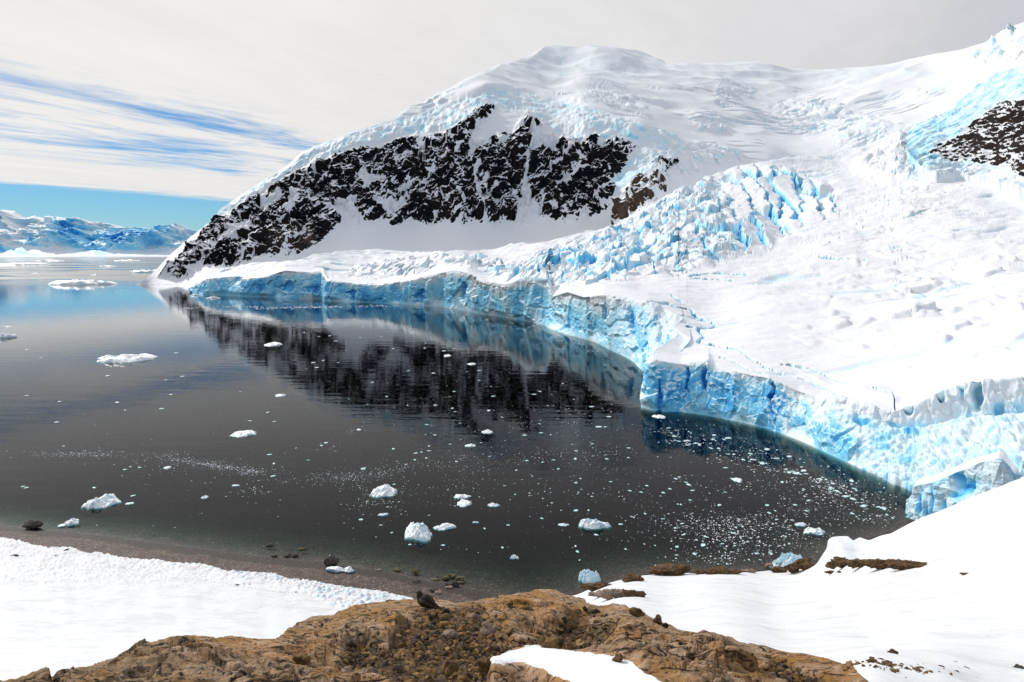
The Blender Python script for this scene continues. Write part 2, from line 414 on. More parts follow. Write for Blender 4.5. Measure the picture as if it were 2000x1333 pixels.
# ================================================================ SETTING
# ---------------------------------------------------------------- water body (a closed box of sea)
def box_faces(x0, x1, y0, y1, z0, z1):
    V = [(x, y, z) for z in (z0, z1) for y in (y0, y1) for x in (x0, x1)]
    return V, [(0, 2, 3, 1), (4, 5, 7, 6), (0, 1, 5, 4), (2, 6, 7, 3), (0, 4, 6, 2), (1, 3, 7, 5)]
V, F = box_faces(-30000, 30000, 20, 60000, -60, 0)
link('sea_water', raw_mesh('sea_water', V, F, smooth=False), M_WATER, kind='structure')

# ---------------------------------------------------------------- beach and seabed
SHORE = [(-600, 960), (-200, 1008), (0, 1029), (60, 1035), (180, 1046), (300, 1062), (420, 1078), (540, 1093), (640, 1102), (740, 1118),
         (800, 1130), (860, 1142), (920, 1155), (975, 1166), (1040, 1176), (1130, 1160), (1180, 1142), (1260, 1124), (1320, 1118), (1500, 1114),
         (1590, 1108), (1625, 1072), (1700, 1052), (1760, 1035), (1800, 1012), (1880, 985), (2100, 900), (2500, 800)]
SH = atZ([a for a, b in SHORE], [b for a, b in SHORE])[:, :2]
def shore_h(X, Y):
    poly = [tuple(q) for q in SH] + [(900, -400), (-900, -400)]
    d = sdf(X, Y, poly)                   # positive on land
    P3 = np.stack([X, Y, 0 * X], -1)
    n = fbm(P3 / 9, 3) * .25
    h = np.where(d > 0, d * .085, d * .12 - d * d * .0010)
    return np.maximum(h + n * np.clip(np.abs(d) / 6, .12, 1), -38), d
gx = np.concatenate([[-29000, -9000, -3000, -1200, -600], np.linspace(-260, -140, 40)[:-1], np.linspace(-140, 110, 700), np.linspace(110, 220, 40)[1:], [400, 900, 3000, 29000]])
gy = np.concatenate([np.linspace(60, 120, 20)[:-1], np.linspace(120, 250, 420), np.linspace(250, 420, 60)[1:], [600, 1000, 3000, 9000, 25000, 59000]])
GX, GY = np.meshgrid(gx, gy)
H_, dS = shore_h(GX, GY)
P3 = np.stack([GX, GY, 0 * GX], -1)
H_ = H_ + np.where(np.abs(dS) < 6, .10 * np.exp(-((dS - .9) / .8) ** 2), 0) * (1 + fbm(P3 / 1.5, 2)) + fbm(P3 / .8, 2) * .03
grid_obj('beach', np.stack([GX, GY, H_], -1), M_GRAVEL, kind='structure')
def ground(x, y):
    p = atZ(x, y); q = p
    for _ in range(6):
        h = shore_h(np.array([q[0]]), np.array([q[1]]))[0][0]
        q = atZ(x, y, max(h, 0))
    return q

# ---------------------------------------------------------------- glacier: calving front, plateau and icefall
FR = [  # base x,y ; top x,y ; distance of the top (0 = base + 12 m)
 (372,571,373,566,0),(378,574,384,557,0),(400,576,405,545,0),(440,577,470,538,0),(470,579,478,545,0),(530,581,520,540,0),(560,583,556,529,0),(600,584,610,533,0),
 (628,584,633,531,0),(632,588,642,548,0),(690,590,685,553,0),(750,593,745,556,0),(800,596,800,547,0),(860,600,850,536,0),(900,606,888,528,0),
 (930,612,914,533,0),(970,618,952,550,0),(1010,625,985,556,0),(1040,630,1020,549,0),(1064,636,1068,550,0),(1073,643,1080,580,0),(1110,655,1108,571,0),
 (1160,668,1140,581,0),(1190,683,1178,576,0),(1222,698,1236,583,610),(1236,706,1268,590,592),(1242,712,1295,602,585),(1246,716,1334,622,555),(1252,722,1316,641,522),
 (1262,726,1350,664,482),(1266,732,1328,688,440),(1260,768,1264,706,402),(1251,796,1275,703,392),(1283,804,1290,706,389),(1330,805,1330,712,389),(1380,812,1384,706,382),
 (1385,813,1396,720,378),(1440,824,1450,729,364),(1500,838,1502,739,352),(1560,860,1560,764,340),(1620,888,1602,776,328),(1680,915,1646,779,315),
 (1730,935,1700,791,300),(1782,957,1742,806,290),(1830,985,1760,800,290),(1900,1010,1800,785,286),(1970,1040,1850,760,284),(2050,1060,1920,745,276),
 (2150,1090,2010,735,268),(2300,1120,2150,728,262)]
FR = np.array(FR, float)
bD = atZ(FR[:, 0], FR[:, 1])[:, 1]
tD = np.where(FR[:, 4] > 0, FR[:, 4], bD + 12)
arc = np.r_[0, np.cumsum(np.maximum(np.hypot(*np.diff(FR[:, :2], axis=0).T), np.hypot(*np.diff(FR[:, 2:4], axis=0).T)))]
ts = np.arange(0, arc[-1], 1.25); nu = len(ts)
I_ = lambda c: np.interp(ts, arc, c)
bx, by, tx, ty = (blur(I_(FR[:, i]), 2, 0) for i in range(4))
bd, td = blur(I_(bD), 3, 0), blur(I_(tD), 7, 0)
# the wall stands under the rim and breaks into a debris apron towards the right
k_ap = sm(bx, 1650, 1760)
nc = 92; vs = np.linspace(0, 1, nc)[:, None]
prof_y = vs
CX = bx + (tx - bx) * vs; CY = by + (ty - by) * vs
apron = np.where(vs < .78, vs / .78 * .93, .93 + (vs - .78) / .22 * .07)
wall = vs
kk = wall * (1 - k_ap) + apron * k_ap
Dc = 1 / (1 / bd + (1 / td - 1 / bd) * kk)
# --- the surface above the rim
RIDGE = [(300, 568), (372, 566), (385, 551), (400, 540), (440, 528), (480, 518), (520, 512), (560, 507), (620, 498), (700, 493), (760, 491), (850, 492), (950, 487), (1050, 475),
         (1120, 466), (1190, 447), (1250, 415), (1290, 388), (1330, 374), (1380, 350), (1430, 332), (1480, 318), (1550, 312), (1620, 300), (1680, 286),
         (1730, 268), (1755, 262), (1775, 272), (1800, 300), (1830, 330), (1880, 334), (1930, 340), (2000, 357), (2100, 372), (2400, 380)]
cg = [(a, b, d) for a, b, d in zip(FR[::2, 2], FR[::2, 3], tD[::2])]
cg += [(450,519,1560),(500,506,1620),(650,498,1640),(800,495,1640),(950,484,1500),(1100,466,1400),(1185,448,1400),(640,528,1370),(800,518,1300),
       (1000,520,1130),(1150,520,1030),(1250,560,740),(1300,500,980),(1400,600,630),(1400,500,930),(1500,600,590),(1500,705,400),(1700,600,560),
       (1700,700,390),(1900,700,325),(2000,600,430),(2000,690,310),(2200,680,270),(1600,500,880),(1800,500,800),(2000,500,690),(2250,500,600),
       (1200,440,1460),(1300,395,1560),(1500,420,1350),(1500,320,1720),(1650,300,1820),(1700,400,1250),(1800,350,1350),(2000,400,1050),(2000,350,1180),(1745,270,1850),(2250,350,1100)]
DG = RBF(cg, 1e-4)
XR = np.maximum.accumulate(blur(tx, 30, 0)); XR = XR + np.linspace(0, 1, nu) * 1e-3
XR = np.clip(XR + sm(ts / ts[-1], .93, 1) * 120, 372, 2400)
RY = pl(XR, RIDGE, 6)
nr = 330; vv = (np.linspace(0, 1, nr + 1)[1:, None])
UX = tx + (XR - tx) * sm(vv, 0, .22); UY = ty + (RY - ty) * vv
dr = DG(UX, UY); d0 = DG(tx, ty)
UD = dr * np.exp((np.log(td) - np.log(d0)) * np.exp(-((ty - UY) / 14) ** 2 * 1.0))
PX = np.concatenate([CX, UX]); PY = np.concatenate([CY, UY]); DD = np.concatenate([Dc, UD])
# blur the rim's raggedness out of the plateau just behind it
P = atD(PX, PY, DD)
Nn = gnormal(P)
X, Y, Z = P[..., 0], P[..., 1], P[..., 2]
v_ = np.zeros(PX.shape); v_[:nc] = vs; v_[nc:] = 1
cliff = np.zeros(PX.shape); cliff[:nc] = sm(vs, -.02, .22) * (1 - sm(vs, .93, 1) * .55)
isC = np.zeros(PX.shape); isC[:nc] = 1
apn = isC * k_ap * (1 - sm(v_, .74, .80))
scl = np.clip(DD / 500, .6, 2.2)
# cliff relief: buttresses, flutes, flaked ice
S = np.stack([X, Y, Z * .35], -1)
blk = ridged(S / (26 * scl)[..., None], 3)
flu = ridged(np.stack([X, Y, Z * .22], -1) / (7 * scl)[..., None], 3)
fine = fbm(P / (2.2 * scl)[..., None], 3)
chunk, ch2, chr_ = worley3(P[:nc] / np.stack([8 * scl[:nc], 8 * scl[:nc], 34 * scl[:nc]], -1) + fbm(P[:nc] / 9, 2)[..., None] * .35)
cw = np.zeros(PX.shape); cw[:nc] = (chr_ - .5) * sm(ch2 - chunk, 0, .12)
big = fbm(np.stack([X, Y, Z * .25], -1) / (60 * scl)[..., None], 2)
fa = np.zeros(PX.shape); fb = np.zeros(PX.shape); fh = np.zeros(PX.shape)
Pw = P[:nc] + fbm(P[:nc] / 7, 2)[..., None] * 2
fa[:nc], fh[:nc], _e = facets(Pw / (17 * scl[:nc])[..., None] * np.array([1, 1, .42])); fb[:nc], _h, _e = facets(Pw / (6.5 * scl[:nc])[..., None] * np.array([1, 1, .8]) + 3.3)
disp = cliff * (1 - apn) * (blk * 2.2 + flu * .75 + fine * .3 + fa * 3.4 + fb * 1.5 + cw * .8 + big * 6) * np.minimum(scl, 1.25)
crumb = 1 - worley3(P[:nc] / 3.1)[0]; crumb2 = 1 - worley3(P[:nc] / 1.3)[0]
cr = np.zeros(PX.shape); cr[:nc] = crumb * 2.6 + crumb2 * 1.3
disp += apn * (cr + fbm(P / 14, 3) * 2.2 + ridged(np.stack([X * .8 + Y * .6, X * -.15, Z * .2], -1) / 9, 2) * 1.1)
# slots and caves in the wall
wpx = fbm(P / 9 + 21, 3) * 9; wpy = fbm(P / 12 + 31, 2) * 16
blue = np.zeros(PX.shape)
for cx, cy, rx, ry, dep in ((1340, 735, 4, 34, 6), (1376, 745, 8, 30, 7), (1508, 775, 4.5, 42, 7), (1836, 772, 11, 20, 9), (1912, 770, 12, 26, 11), (1775, 800, 14, 12, 5),
                            (1680, 828, 20, 8, 4), (1745, 838, 24, 7, 3), (1288, 780, 5, 40, 4), (560, 560, 26, 8, 6), (610, 566, 24, 8, 6), (690, 575, 18, 10, 4), (820, 580, 16, 8, 6), (1232, 630, 10, 22, 6),
                            (1180, 615, 8, 20, 5), (1075, 600, 4, 30, 6), (905, 570, 6, 26, 5), (1090, 600, 12, 10, 4), (1100, 640, 10, 10, 5), (1880, 770, 8, 14, 5), (1950, 800, 16, 16, 6)):
    g = blob(PX + wpx, PY + wpy, cx, cy, rx * .75, ry) * isC
    g = sm(g, .12, .75); disp -= g * dep * .8; blue += g * .30
upper = 1 - isC
away = np.zeros(PX.shape); away[nc:] = sm(ty - UY, 2, 16)
slopeN = Nn.copy()
# --- icefall
serac = sm(sdf(PX, PY, [(985,545),(1010,515),(1075,490),(1150,465),(1190,448),(1250,418),(1300,385),(1380,352),(1480,322),(1545,330),(1600,360),(1650,390),(1640,415),
                        (1560,440),(1500,485),(1420,505),(1330,535),(1200,552),(1100,560),(1040,552)]), -10, 14)
ang = R(-62)
U_ = X * math.cos(ang) - Y * math.sin(ang); V_ = X * math.sin(ang) + Y * math.cos(ang)
wob = fbm(P / 60, 2) * 12
f1, f2, hid, gx_, gy_, rx_, ry_ = worley2((X + wob) / 38, (Y + wob) / 62)
bl1 = (hid * 1.0 + gx_ * rx_ * 2.6 + gy_ * ry_ * 2.6) * sm(f2 - f1, 0, .10)
f1b, f2b, hidb, gxb, gyb, rxb, ryb = worley2((X - wob) / 17, (Y + wob) / 30)
bl2 = (hidb + gxb * rxb * 2.4 + gyb * ryb * 2.4) * sm(f2b - f1b, 0, .12)
p1, p2, ph, pa, pb, pu, pv = worley2((X + wob) / 21 + 40, (Y + wob) / 27)
pyr = np.maximum(.62 - p1 * 1.15 + (pa * pu + pb * pv) * .9, 0) * sm(ph, .35, .8) * 1.6
# long slices on the right of the icefall
t1, t2, hic, gxc, gyc, rxc, ryc = worley2((PX * 1.0 + (PY - 400) * -.42 + fbm(P / 90, 2) * 14 + fbm(P / 22, 3) * 9) / 34, (PY + PX * .15) / 92)
sl = (.55 + .6 * hic + gxc * rxc * 1.4 + .45 * gyc * ryc) * sm(t2 - t1, .02, .13 + .12 * hic)
slm = sm(sdf(PX, PY, [(1420,335),(1480,320),(1560,330),(1640,365),(1665,400),(1620,440),(1560,475),(1500,488),(1440,490),(1425,430),(1400,380)]), -12, 12)
ser = serac * (1 - slm)
disp_up = ser * (bl1 * 12 + bl2 * 6 - 6 + pyr * 9 + fbm(P / 9, 3) * 2) + slm * serac * (sl * 22 - 12 + fbm(P / 14, 2) * 1.6)
blue += serac * upper * ((1 - sm(f2 - f1, .0, .14)) * .38 * (1 - slm) + (1 - sm(t2 - t1, .03, .15)) * .62 * slm * (.6 + .8 * hic))
# --- general rolls and wind-scoured lumps of the plateau
rollm = away * (1 - serac)
disp_up += rollm * (fbm(P / 120, 3) * 7 * np.clip(DD / 900, .25, 1.4) + fbm(P / 30, 3) * 1.3 * np.clip(DD / 900, .3, 1.5))
hum = sm(fbm(np.stack([X, Y * .6, 0 * X], -1) / 34 + 5.2, 3), .18, .5) * sm(PX, 1450, 1750) * sm(PY, 420, 560)
disp_up += rollm * hum * (2.6 + 2.6 * ridged(P / 24, 2)) + rollm * (fbm(np.stack([X / 26, Y / 13, 0 * X], -1), 4) * 1.1 + ridged(np.stack([X / 60, Y / 30, 0 * X], -1) + 2, 3) * 1.4) * np.clip(DD / 700, .35, 1.5)
h1, h2, hh_, ga, gb, ra, rb = worley2(X / 34 + 3, Y / 70 + 8)
sc_ = sm(fbm(P / 70 + 3.3, 2), .05, .3) * sm(PX, 1500, 1800) * sm(PY, 380, 560)
disp_up += rollm * sc_ * (hh_ * 5 + ra * ga * 9 + rb * gb * 5) * sm(h2 - h1, 0, .16)
cre = sm(ridged(np.stack([X * .25 + Y * .12, Y * 1.0 - X * .2, 0 * X], -1) / 60, 2), .70, .95) * sm(fbm(P / 110 + 9, 2), .15, .4)
disp_up -= rollm * cre * 3.0 * np.clip(DD / 700, .3, 1.6); blue += rollm * cre * .38
# serac towers on the right shoulder
tw = sm(sdf(PX, PY, [(1665,325),(1720,285),(1760,255),(1800,262),(1830,330),(1790,350),(1740,362),(1700,350)]), -8, 14)
disp_up += away * tw * (ridged(P / 70, 3) * 16 + bl1 * 6 + ridged(P / 18, 2) * 3)
avl = sm(sdf(PX, PY, [(1600,480),(1650,400),(1700,350),(1850,345),(1950,370),(1800,430),(1700,480)]), -20, 25)
disp_up += away * avl * np.maximum(worley2(X / 7, Y / 9)[2] - .8, 0) * 9
lf = sm(sdf(PX, PY, [(640,545),(700,520),(800,505),(960,500),(1020,520),(990,548),(900,525),(800,540),(700,548)]), -8, 12)
disp_up += away * lf * (1 - serac) * bl2 * 7
crevb = np.zeros(PX.shape)
# traced crevasses near the rim
for pts, w, dep in ((((1312,579),(1332,591)),1.0,2.5),(((1262,590),(1300,592),(1320,599),(1351,605),(1353,613),(1376,623),(1402,640),(1362,645),(1375,658),(1362,666)),1.5,4),
                    (((1362,666),(1411,679),(1443,683),(1464,697),(1499,714),(1545,732),(1600,753),(1641,775)),1.0,2.6),(((1526,708),(1582,720),(1653,750),(1695,765),(1741,777),(1748,800)),.9,2.2),
                    (((1406,697),(1440,706),(1466,720),(1492,727)),.9,2),(((1300,612),(1340,618),(1376,623)),.9,2),(((1380,640),(1340,640)),1,2),
                    (((1470,560),(1495,556),(1510,552)),1.2,3),(((1460,540),(1400,536),(1345,540)),1.4,3),(((1350,545),(1430,552)),1.1,3),(((1600,505),(1640,511),(1690,513)),1.2,3)):
    g = np.exp(-(ldist(PX, PY + fbm(P / 6, 2) * 2.5, pts) / (w * .85)) ** 2) * upper
    disp_up -= g * dep * 2.4; crevb = np.maximum(crevb, g)
disp = disp + disp_up * upper
dirn = Nn.copy(); wz = sm(np.abs(np.arange(len(PX))[:, None] - nc + 0 * PX), 0, 6) * upper
dirn = dirn * (1 - wz[..., None]) + np.array([0, -.12, 1.]) * wz[..., None]
P2 = P + dirn * disp[..., None]
# bare ice where the surface is steep
N2 = gnormal(P2); steep = sm(N2[..., 2], .62, .12)
body = .24 + .24 * sm(.55 - np.abs(v_ - .42), 0, .5) + fbm(P / 34, 3) * .38 + fh * .22 + .26 * sm(PX, 1240, 1300) * sm(PX, 1760, 1500) + .04
capgrey = sm(v_, .80, .97) * isC
dust = sm(fbm(P / 18 + 8, 4) * .6 + (N2[..., 2] - .42) * 1.5, .08, .4)
bc = isC * np.clip(body * (1 - .8 * dust) - capgrey * .36 + .16 * sm(PX, 950, 700), .05, 1) * (1 - apn)
bc = bc + apn * (.14 + steep * .22 + np.clip(fbm(P / 11, 3), 0, 1) * .6)
bu = upper * steep * (serac * .27 + tw * .25 + .18 + avl * .1)
blue = np.clip(blue * (.5 + .5 * np.maximum(steep, isC)) + bc + bu + crevb * 1.1, 0, 1)
under = P2[:1].copy(); under[..., 2] = -9; under[..., 1] += 0
P2[0, :, 2] = np.minimum(P2[0, :, 2], 0)
back = atD(XR, RY + 26, DG(XR, RY) * 1.05)[None]; back2 = atD(XR, RY + 90, DG(XR, RY) * 1.12)[None]
P2 = np.concatenate([under, P2, back, back2]); blue = np.concatenate([blue[:1], blue, blue[-1:], blue[-1:]])
grid_obj('glacier', P2, M_GLAC, dict(blue=blue), kind='structure')

# ---------------------------------------------------------------- the mountain behind
SKY = [(255, 560), (279, 549), (290, 540), (305, 527), (330, 500), (370, 465), (405, 438), (420, 430), (428, 411), (450, 396), (480, 376), (520, 350), (560, 325), (590, 299), (610, 289),
       (640, 278), (690, 256), (740, 243), (765, 232), (800, 208), (830, 192), (870, 177), (900, 160), (940, 142), (975, 128), (1010, 118), (1045, 104),
       (1065, 93), (1095, 90), (1122, 95), (1140, 98), (1160, 92), (1200, 92), (1240, 97), (1270, 110), (1300, 127), (1350, 128), (1400, 124), (1450, 122),
       (1485, 122), (1505, 130), (1545, 136), (1600, 137), (1650, 135), (1700, 131), (1750, 123), (1800, 112), (1850, 103), (1890, 95), (1920, 85),
       (1950, 70), (1980, 53), (2000, 45), (2100, 5), (2300, -60)]
cm = [(280,556,1890),(283,546,1896),(300,546,1900),(330,550,1880),(350,560,1850),(400,560,1800),(500,525,1750),(700,500,1850),(900,495,1850),(1150,465,1800),(1290,410,1750),(600,482,1900),(800,445,2000),(1000,445,2020),
      (1150,430,1980),(1200,435,1900),(330,505,2000),(405,440,2100),(430,430,2080),(550,360,2110),(700,292,2150),(850,268,2210),(960,212,2300),(1040,228,2290),(1100,268,2200),
      (1240,282,2110),(1300,325,1980),(450,397,2100),(610,290,2200),(740,243,2290),(950,180,2420),(1000,195,2450),(1250,240,2230),(1140,215,2350),(860,200,2430),
      (1000,120,3500),(1095,90,4100),(1200,92,4200),(1100,150,3400),(1250,165,3300),(1300,127,4200),(1480,122,4400),(1400,200,3100),(1340,262,2380),(1400,310,2200),
      (1330,345,1950),(1550,240,2900),(1500,310,2300),(1700,200,2900),(1650,280,2450),(1600,137,4100),(1800,112,3400),(1800,200,2600),(1900,140,2600),
      (2000,45,2500),(2000,140,2000),(2200,0,2300),(1800,330,2000),(2000,350,1700),(2300,300,1700),(1500,400,2100),(1700,340,2200)]
DM = RBF(cm, 1e-4)
x = np.arange(256, 2260, 1.5)
top = pl(x, SKY); LOW = [(256, 562), (280, 556), (322, 557.5), (360, 560), (385, 566), (400, 566)] + [(a, b + 26) for a, b in RIDGE if a > 420]
low = pl(x, LOW)
nr = 340; v = np.linspace(0, 1, nr)[:, None]
PX = x + 0 * v; PY = low + (top - low) * v
D = DM(PX, PY)
P = atD(PX, PY, D); Nn = gnormal(P); X, Y, Z = P[..., 0], P[..., 1], P[..., 2]
ROCK = [(310,541),(322,525),(350,503),(385,470),(402,438),(425,424),(440,423),(480,390),(520,372),(560,345),(600,325),(640,310),(690,292),(740,288),(790,268),(850,262),(880,255),
        (900,242),(930,214),(958,207),(968,215),(950,250),(925,268),(950,270),(985,258),(1000,262),(1012,240),(1030,222),(1072,248),(1060,262),(1092,272),(1180,268),(1215,275),
        (1243,285),(1240,300),(1205,350),(1200,372),(1193,400),(1180,418),(1150,432),(1100,442),(1080,432),(1045,430),(1035,441),(1010,442),(990,432),(960,446),(930,432),(900,442),
        (870,430),(850,440),(800,430),(770,442),(740,430),(700,450),(672,440),(645,462),(600,492),(570,500),(520,506),(490,515),(440,520),(395,519),(370,540),(340,545),(316,543)]
ROCK2 = [(1188,446),(1200,400),(1222,368),(1250,350),(1300,335),(1303,375),(1285,395),(1250,412),(1215,432),(1198,447)]
ROCK3 = [(1268,322),(1290,309),(1328,312),(1320,326),(1295,336),(1272,332)]
sd = np.maximum(np.maximum(sdf(PX, PY, ROCK), sdf(PX, PY, ROCK2)), sdf(PX, PY, ROCK3))
brown = sm(np.maximum(sdf(PX, PY, ROCK2), 14 - np.hypot(PX - 600, PY - 470)), -4, 6) + blob(PX, PY, 560, 480, 50, 22) * .5
inrock = sm(sd, -5, 16)
iceb = sm(sdf(PX, PY, [(418,432),(428,404),(480,372),(520,345),(600,284),(740,240),(800,232),(870,205),(950,178),(1000,176),(1060,196),(1130,206),(1200,226),(1260,246),(1318,262),
        (1335,280),(1320,312),(1300,320),(1285,338),(1240,352),(1200,380),(1198,350),(1240,300),(1240,286),(1100,275),(1040,226),(968,215),(900,250),(790,268),(690,292),(600,325),(480,390)]), -5, 7) * (1 - inrock * .9)
# ribs and gullies of the face; everything in metres
dl = (X * .78 + Z * .62); dt = (-X * .62 + Z * .78)
P_rib = np.stack([dl / 260, dt / 62, Y / 260], -1)
rib = ridged(P_rib, 4); rib2 = ridged(np.stack([X / 70, Z / 240, Y / 200], -1) + 4.4, 3); crag = ridged(P / 34, 4); fct, fct_h, fct_e = facets(P / 42); fct2, _h, _e = facets(P / 17 + 5)
stk = fbm(np.stack([dl / 100, dt / 19, Y / 120], -1) + 2.2, 4); stk2 = fbm(np.stack([(X * .6 - Z * .8) / 110, (X * .8 + Z * .6) / 24, Y / 120], -1), 4)
dr_ = inrock * (rib * 14 + rib2 * 12 + crag * 5 + fct * 20 + fct2 * 8 + fbm(P / 12, 3) * 2)
ice_d = iceb * (ridged(np.stack([X / 34, Y / 50, Z / 130], -1), 3) * 6 + ridged(P / 15, 2) * 2.5 + fbm(P / 60, 2) * 9)
# crevassed patches on the upper snowfields
cvm = 0
for a in ((1440,180,60,34,-30),(1600,240,130,42,8),(1680,150,110,20,-6),(1100,125,30,18,0),(1180,140,110,26,10),(1060,150,70,18,10),(1390,250,60,16,10),(1830,175,60,24,-20),
          (700,262,60,12,-20),(850,205,50,16,-30),(1330,320,60,30,-20),(1960,90,70,34,-40),(1200,200,100,16,5),(1380,300,70,24,10),(1700,275,90,26,0),(1490,130,24,9,20),(920,160,60,8,-25)):
    cvm = np.maximum(cvm, blob(PX, PY, *a))
cvm = sm(cvm + fbm(P / 90, 3) * .35, .30, .85) * (1 - inrock)
f1, f2, hid, ga, gb, ra, rb = worley2((X + fbm(P / 80, 2) * 30) / 62, (Y + Z) / 95)
g1, g2, hid2, gc, gd, rc_, rd = worley2((X - Y * .2) / 24, (Y + Z) / 46)
cv = ((hid + ra * ga * 2.5 + rb * gb * 2.5) * sm(f2 - f1, 0, .16) * 9 + (hid2 + rc_ * gc * 2) * sm(g2 - g1, 0, .2) * 3)
crev = sm(ridged(np.stack([X / 260, (Y + Z * .5) / 46, 0 * X], -1) + fbm(P / 200, 2)[..., None] * .3, 2), .66, .9) * sm(fbm(P / 260 + 7, 2), .02, .22)
gen = (1 - inrock) * (1 - iceb)
upper = sm(D, 2100, 2700)
swell = (fbm(P / 520 + 3.1, 2) * 30 + ridged(np.stack([X / 620, Y / 420, Z / 500], -1) + 1.7, 2) * 26 + ridged(np.stack([X / 170 + Z / 300, Y / 260, Z / 260], -1) + 6.1, 2) * 6) * upper + fbm(np.stack([X / 190, Y / 150, Z / 190], -1), 2) * 6 * (.25 + upper)
cv = cv * (.12 + .88 * sm(PY, 150, 220))
disp = dr_ + ice_d + gen * (swell + cvm * cv - crev * 12 * upper * sm(PY, 160, 215) + facets(P / 60)[0] * 30 * blob(PX, PY, 1965, 85, 60, 40, -35))
dirn = Nn * .75 + np.array([0, 0, .35])
topf = sm(PY - top, 0, 12); disp = disp * (.2 + .8 * topf)
P2 = P + dirn * disp[..., None]
P2[:2, :, 2] = np.where(PX[:2] < 400, np.minimum(P2[:2, :, 2], -1), P2[:2, :, 2])
N2 = gnormal(P2); steep = sm(N2[..., 2], .66, .25)
# where rock shows: steep and traced outcrop, streaked by snow-filled couloirs
snowp = np.zeros(PX.shape)
for poly, w in (([(432,484),(450,455),(490,438),(502,452),(495,465),(470,478)],6),([(640,410),(655,395),(700,385),(690,405),(720,450),(682,466),(668,432)],6),
                ([(1026,300),(1032,300),(1031,360),(1046,400),(1062,434),(1004,442),(1014,400),(1022,350)],3),([(917,300),(922,300),(931,350),(937,390),(954,440),(947,445),(932,400),(924,350)],2),
                ([(690,345),(740,345),(758,358),(720,368)],5),([(735,400),(790,395),(800,410),(750,418)],5),([(560,395),(580,380),(590,400),(570,430),(556,420)],5),
                ([(500,405),(545,378),(560,384),(520,415)],4),([(930,240),(985,225),(1010,240),(975,262),(930,300),(910,310)],5),([(1035,250),(1072,262),(1090,300),(1060,290),(1040,300)],6)):
    snowp = np.maximum(snowp, sm(sdf(PX, PY, poly) + fbm(P / 26, 3) * 5 - 1, -w * .7, w * .7))
rk = sm(sd, -9, 9) * .95 + (sd > -26) * fbm(P / 45, 3) * .18
rk = rk - np.clip(stk - .06, -.1, 1) * 1.0 - np.clip(stk2 - .05, 0, 1) * .8 - np.clip(fbm(np.stack([dl / 36, dt / 8, Y / 60], -1), 3), 0, 1) * .75 - sm(N2[..., 2], .52, .78) * .7 - (1 - sm(fct_e, .0, .10)) * .32 * sm(fbm(P / 50 + 4, 2), -.2, .2) - snowp * .95 + sm(N2[..., 2], .5, .2) * .18
lnA = sm(1 - 2 * np.abs(perlin(np.stack([dl / 240, dt / 30, Y / 300], -1) + fbm(P / 60, 2)[..., None] * .25)), .72, .96); lnB = sm(1 - 2 * np.abs(perlin(np.stack([(X * .5 - Z * .87) / 200, (X * .87 + Z * .5) / 44, Y / 300], -1) + 7 + fbm(P / 50, 2)[..., None] * .3)), .80, .97)
gul = sm(rib, -.25, -.6) * .25 + lnA * .55 + lnB * .4 * sm(PX, 820, 950)
rk = np.clip(rk + .07 - gul, 0, 1) * (sd > -28)
blue = iceb * (.09 + .20 * steep + np.clip(fbm(P / 40 + 1.7, 3), -.1, 1) * .42) + gen * (steep * .05 * (upper + .3) + cvm * (.02 + steep * .12) + (1 - sm(f2 - f1, 0, .1)) * cvm * .10 + crev * upper * .08)
bk = atD(x, top + 30, D[-1] * 1.12)[None]; bk2 = atD(x, top + 150, D[-1] * 1.3)[None]
und = P2[:1].copy(); und[..., 2] = np.minimum(und[..., 2] - 30, -6)
ext = lambda a: np.concatenate([a[:1], a, a[-1:], a[-1:]])
grid_obj('mountain', np.concatenate([und, P2, bk, bk2]), M_MOUNT, dict(blue=ext(np.clip(blue, 0, 1)), rock=ext(rk), brown=ext(np.clip(brown, 0, 1))), kind='structure')

# ---------------------------------------------------------------- ice-capped ridge on the right with bare rock below
x = np.arange(1776, 2330, 1.4)
RT = [(1776, 258), (1800, 246), (1815, 236), (1835, 235), (1850, 220), (1868, 212), (1880, 195), (1905, 175), (1925, 160), (1950, 145), (1975, 138), (2000, 134), (2100, 95), (2330, 20)]
RB = [(1776, 300), (1800, 330), (1830, 348), (1880, 350), (1930, 354), (2000, 372), (2100, 390), (2330, 400)]
top = pl(x, RT); low = pl(x, RB); v = np.linspace(0, 1, 190)[:, None]
PX = x + 0 * v; PY = low + (top - low) * v
DR = RBF([(1776,300,1500),(1800,330,1330),(1880,345,1270),(2000,365,1080),(2300,395,900),(1820,290,1420),(1900,240,1420),(2000,198,1330),(2300,120,1200),
          (1776,258,1600),(1850,222,1560),(1900,180,1560),(1950,146,1560),(2000,134,1500),(2300,30,1350),(1950,300,1250),(2000,280,1220)])
D = DR(PX, PY); P = atD(PX, PY, D); Nn = gnormal(P); X, Y, Z = P[..., 0], P[..., 1], P[..., 2]
RR = [(1812,302),(1838,285),(1880,270),(1905,240),(1928,221),(1960,200),(2000,197),(2330,110),(2330,392),(2000,357),(1970,330),(1900,326),(1840,320)]
sd = sdf(PX, PY, RR); inr = sm(sd, -4, 8)
disp = inr * (ridged(P / 28, 4) * 7 + ridged(P / 80, 2) * 8 + fbm(P / 7, 3) * 1.6)
f1, f2, hid, ga, gb, ra, rb = worley2(X / 26 + Y / 60, (Y + Z) / 22)
disp += (1 - inr) * (ridged(P / 42, 3) * 8 + (hid + ra * ga * 2) * 7 * sm(f2 - f1, 0, .15) * sm(PY, 120, 300) + fbm(P / 9, 3) * 1.5)
P2 = P + Nn * disp[..., None]
N2 = gnormal(P2); steep = sm(N2[..., 2], .62, .2)
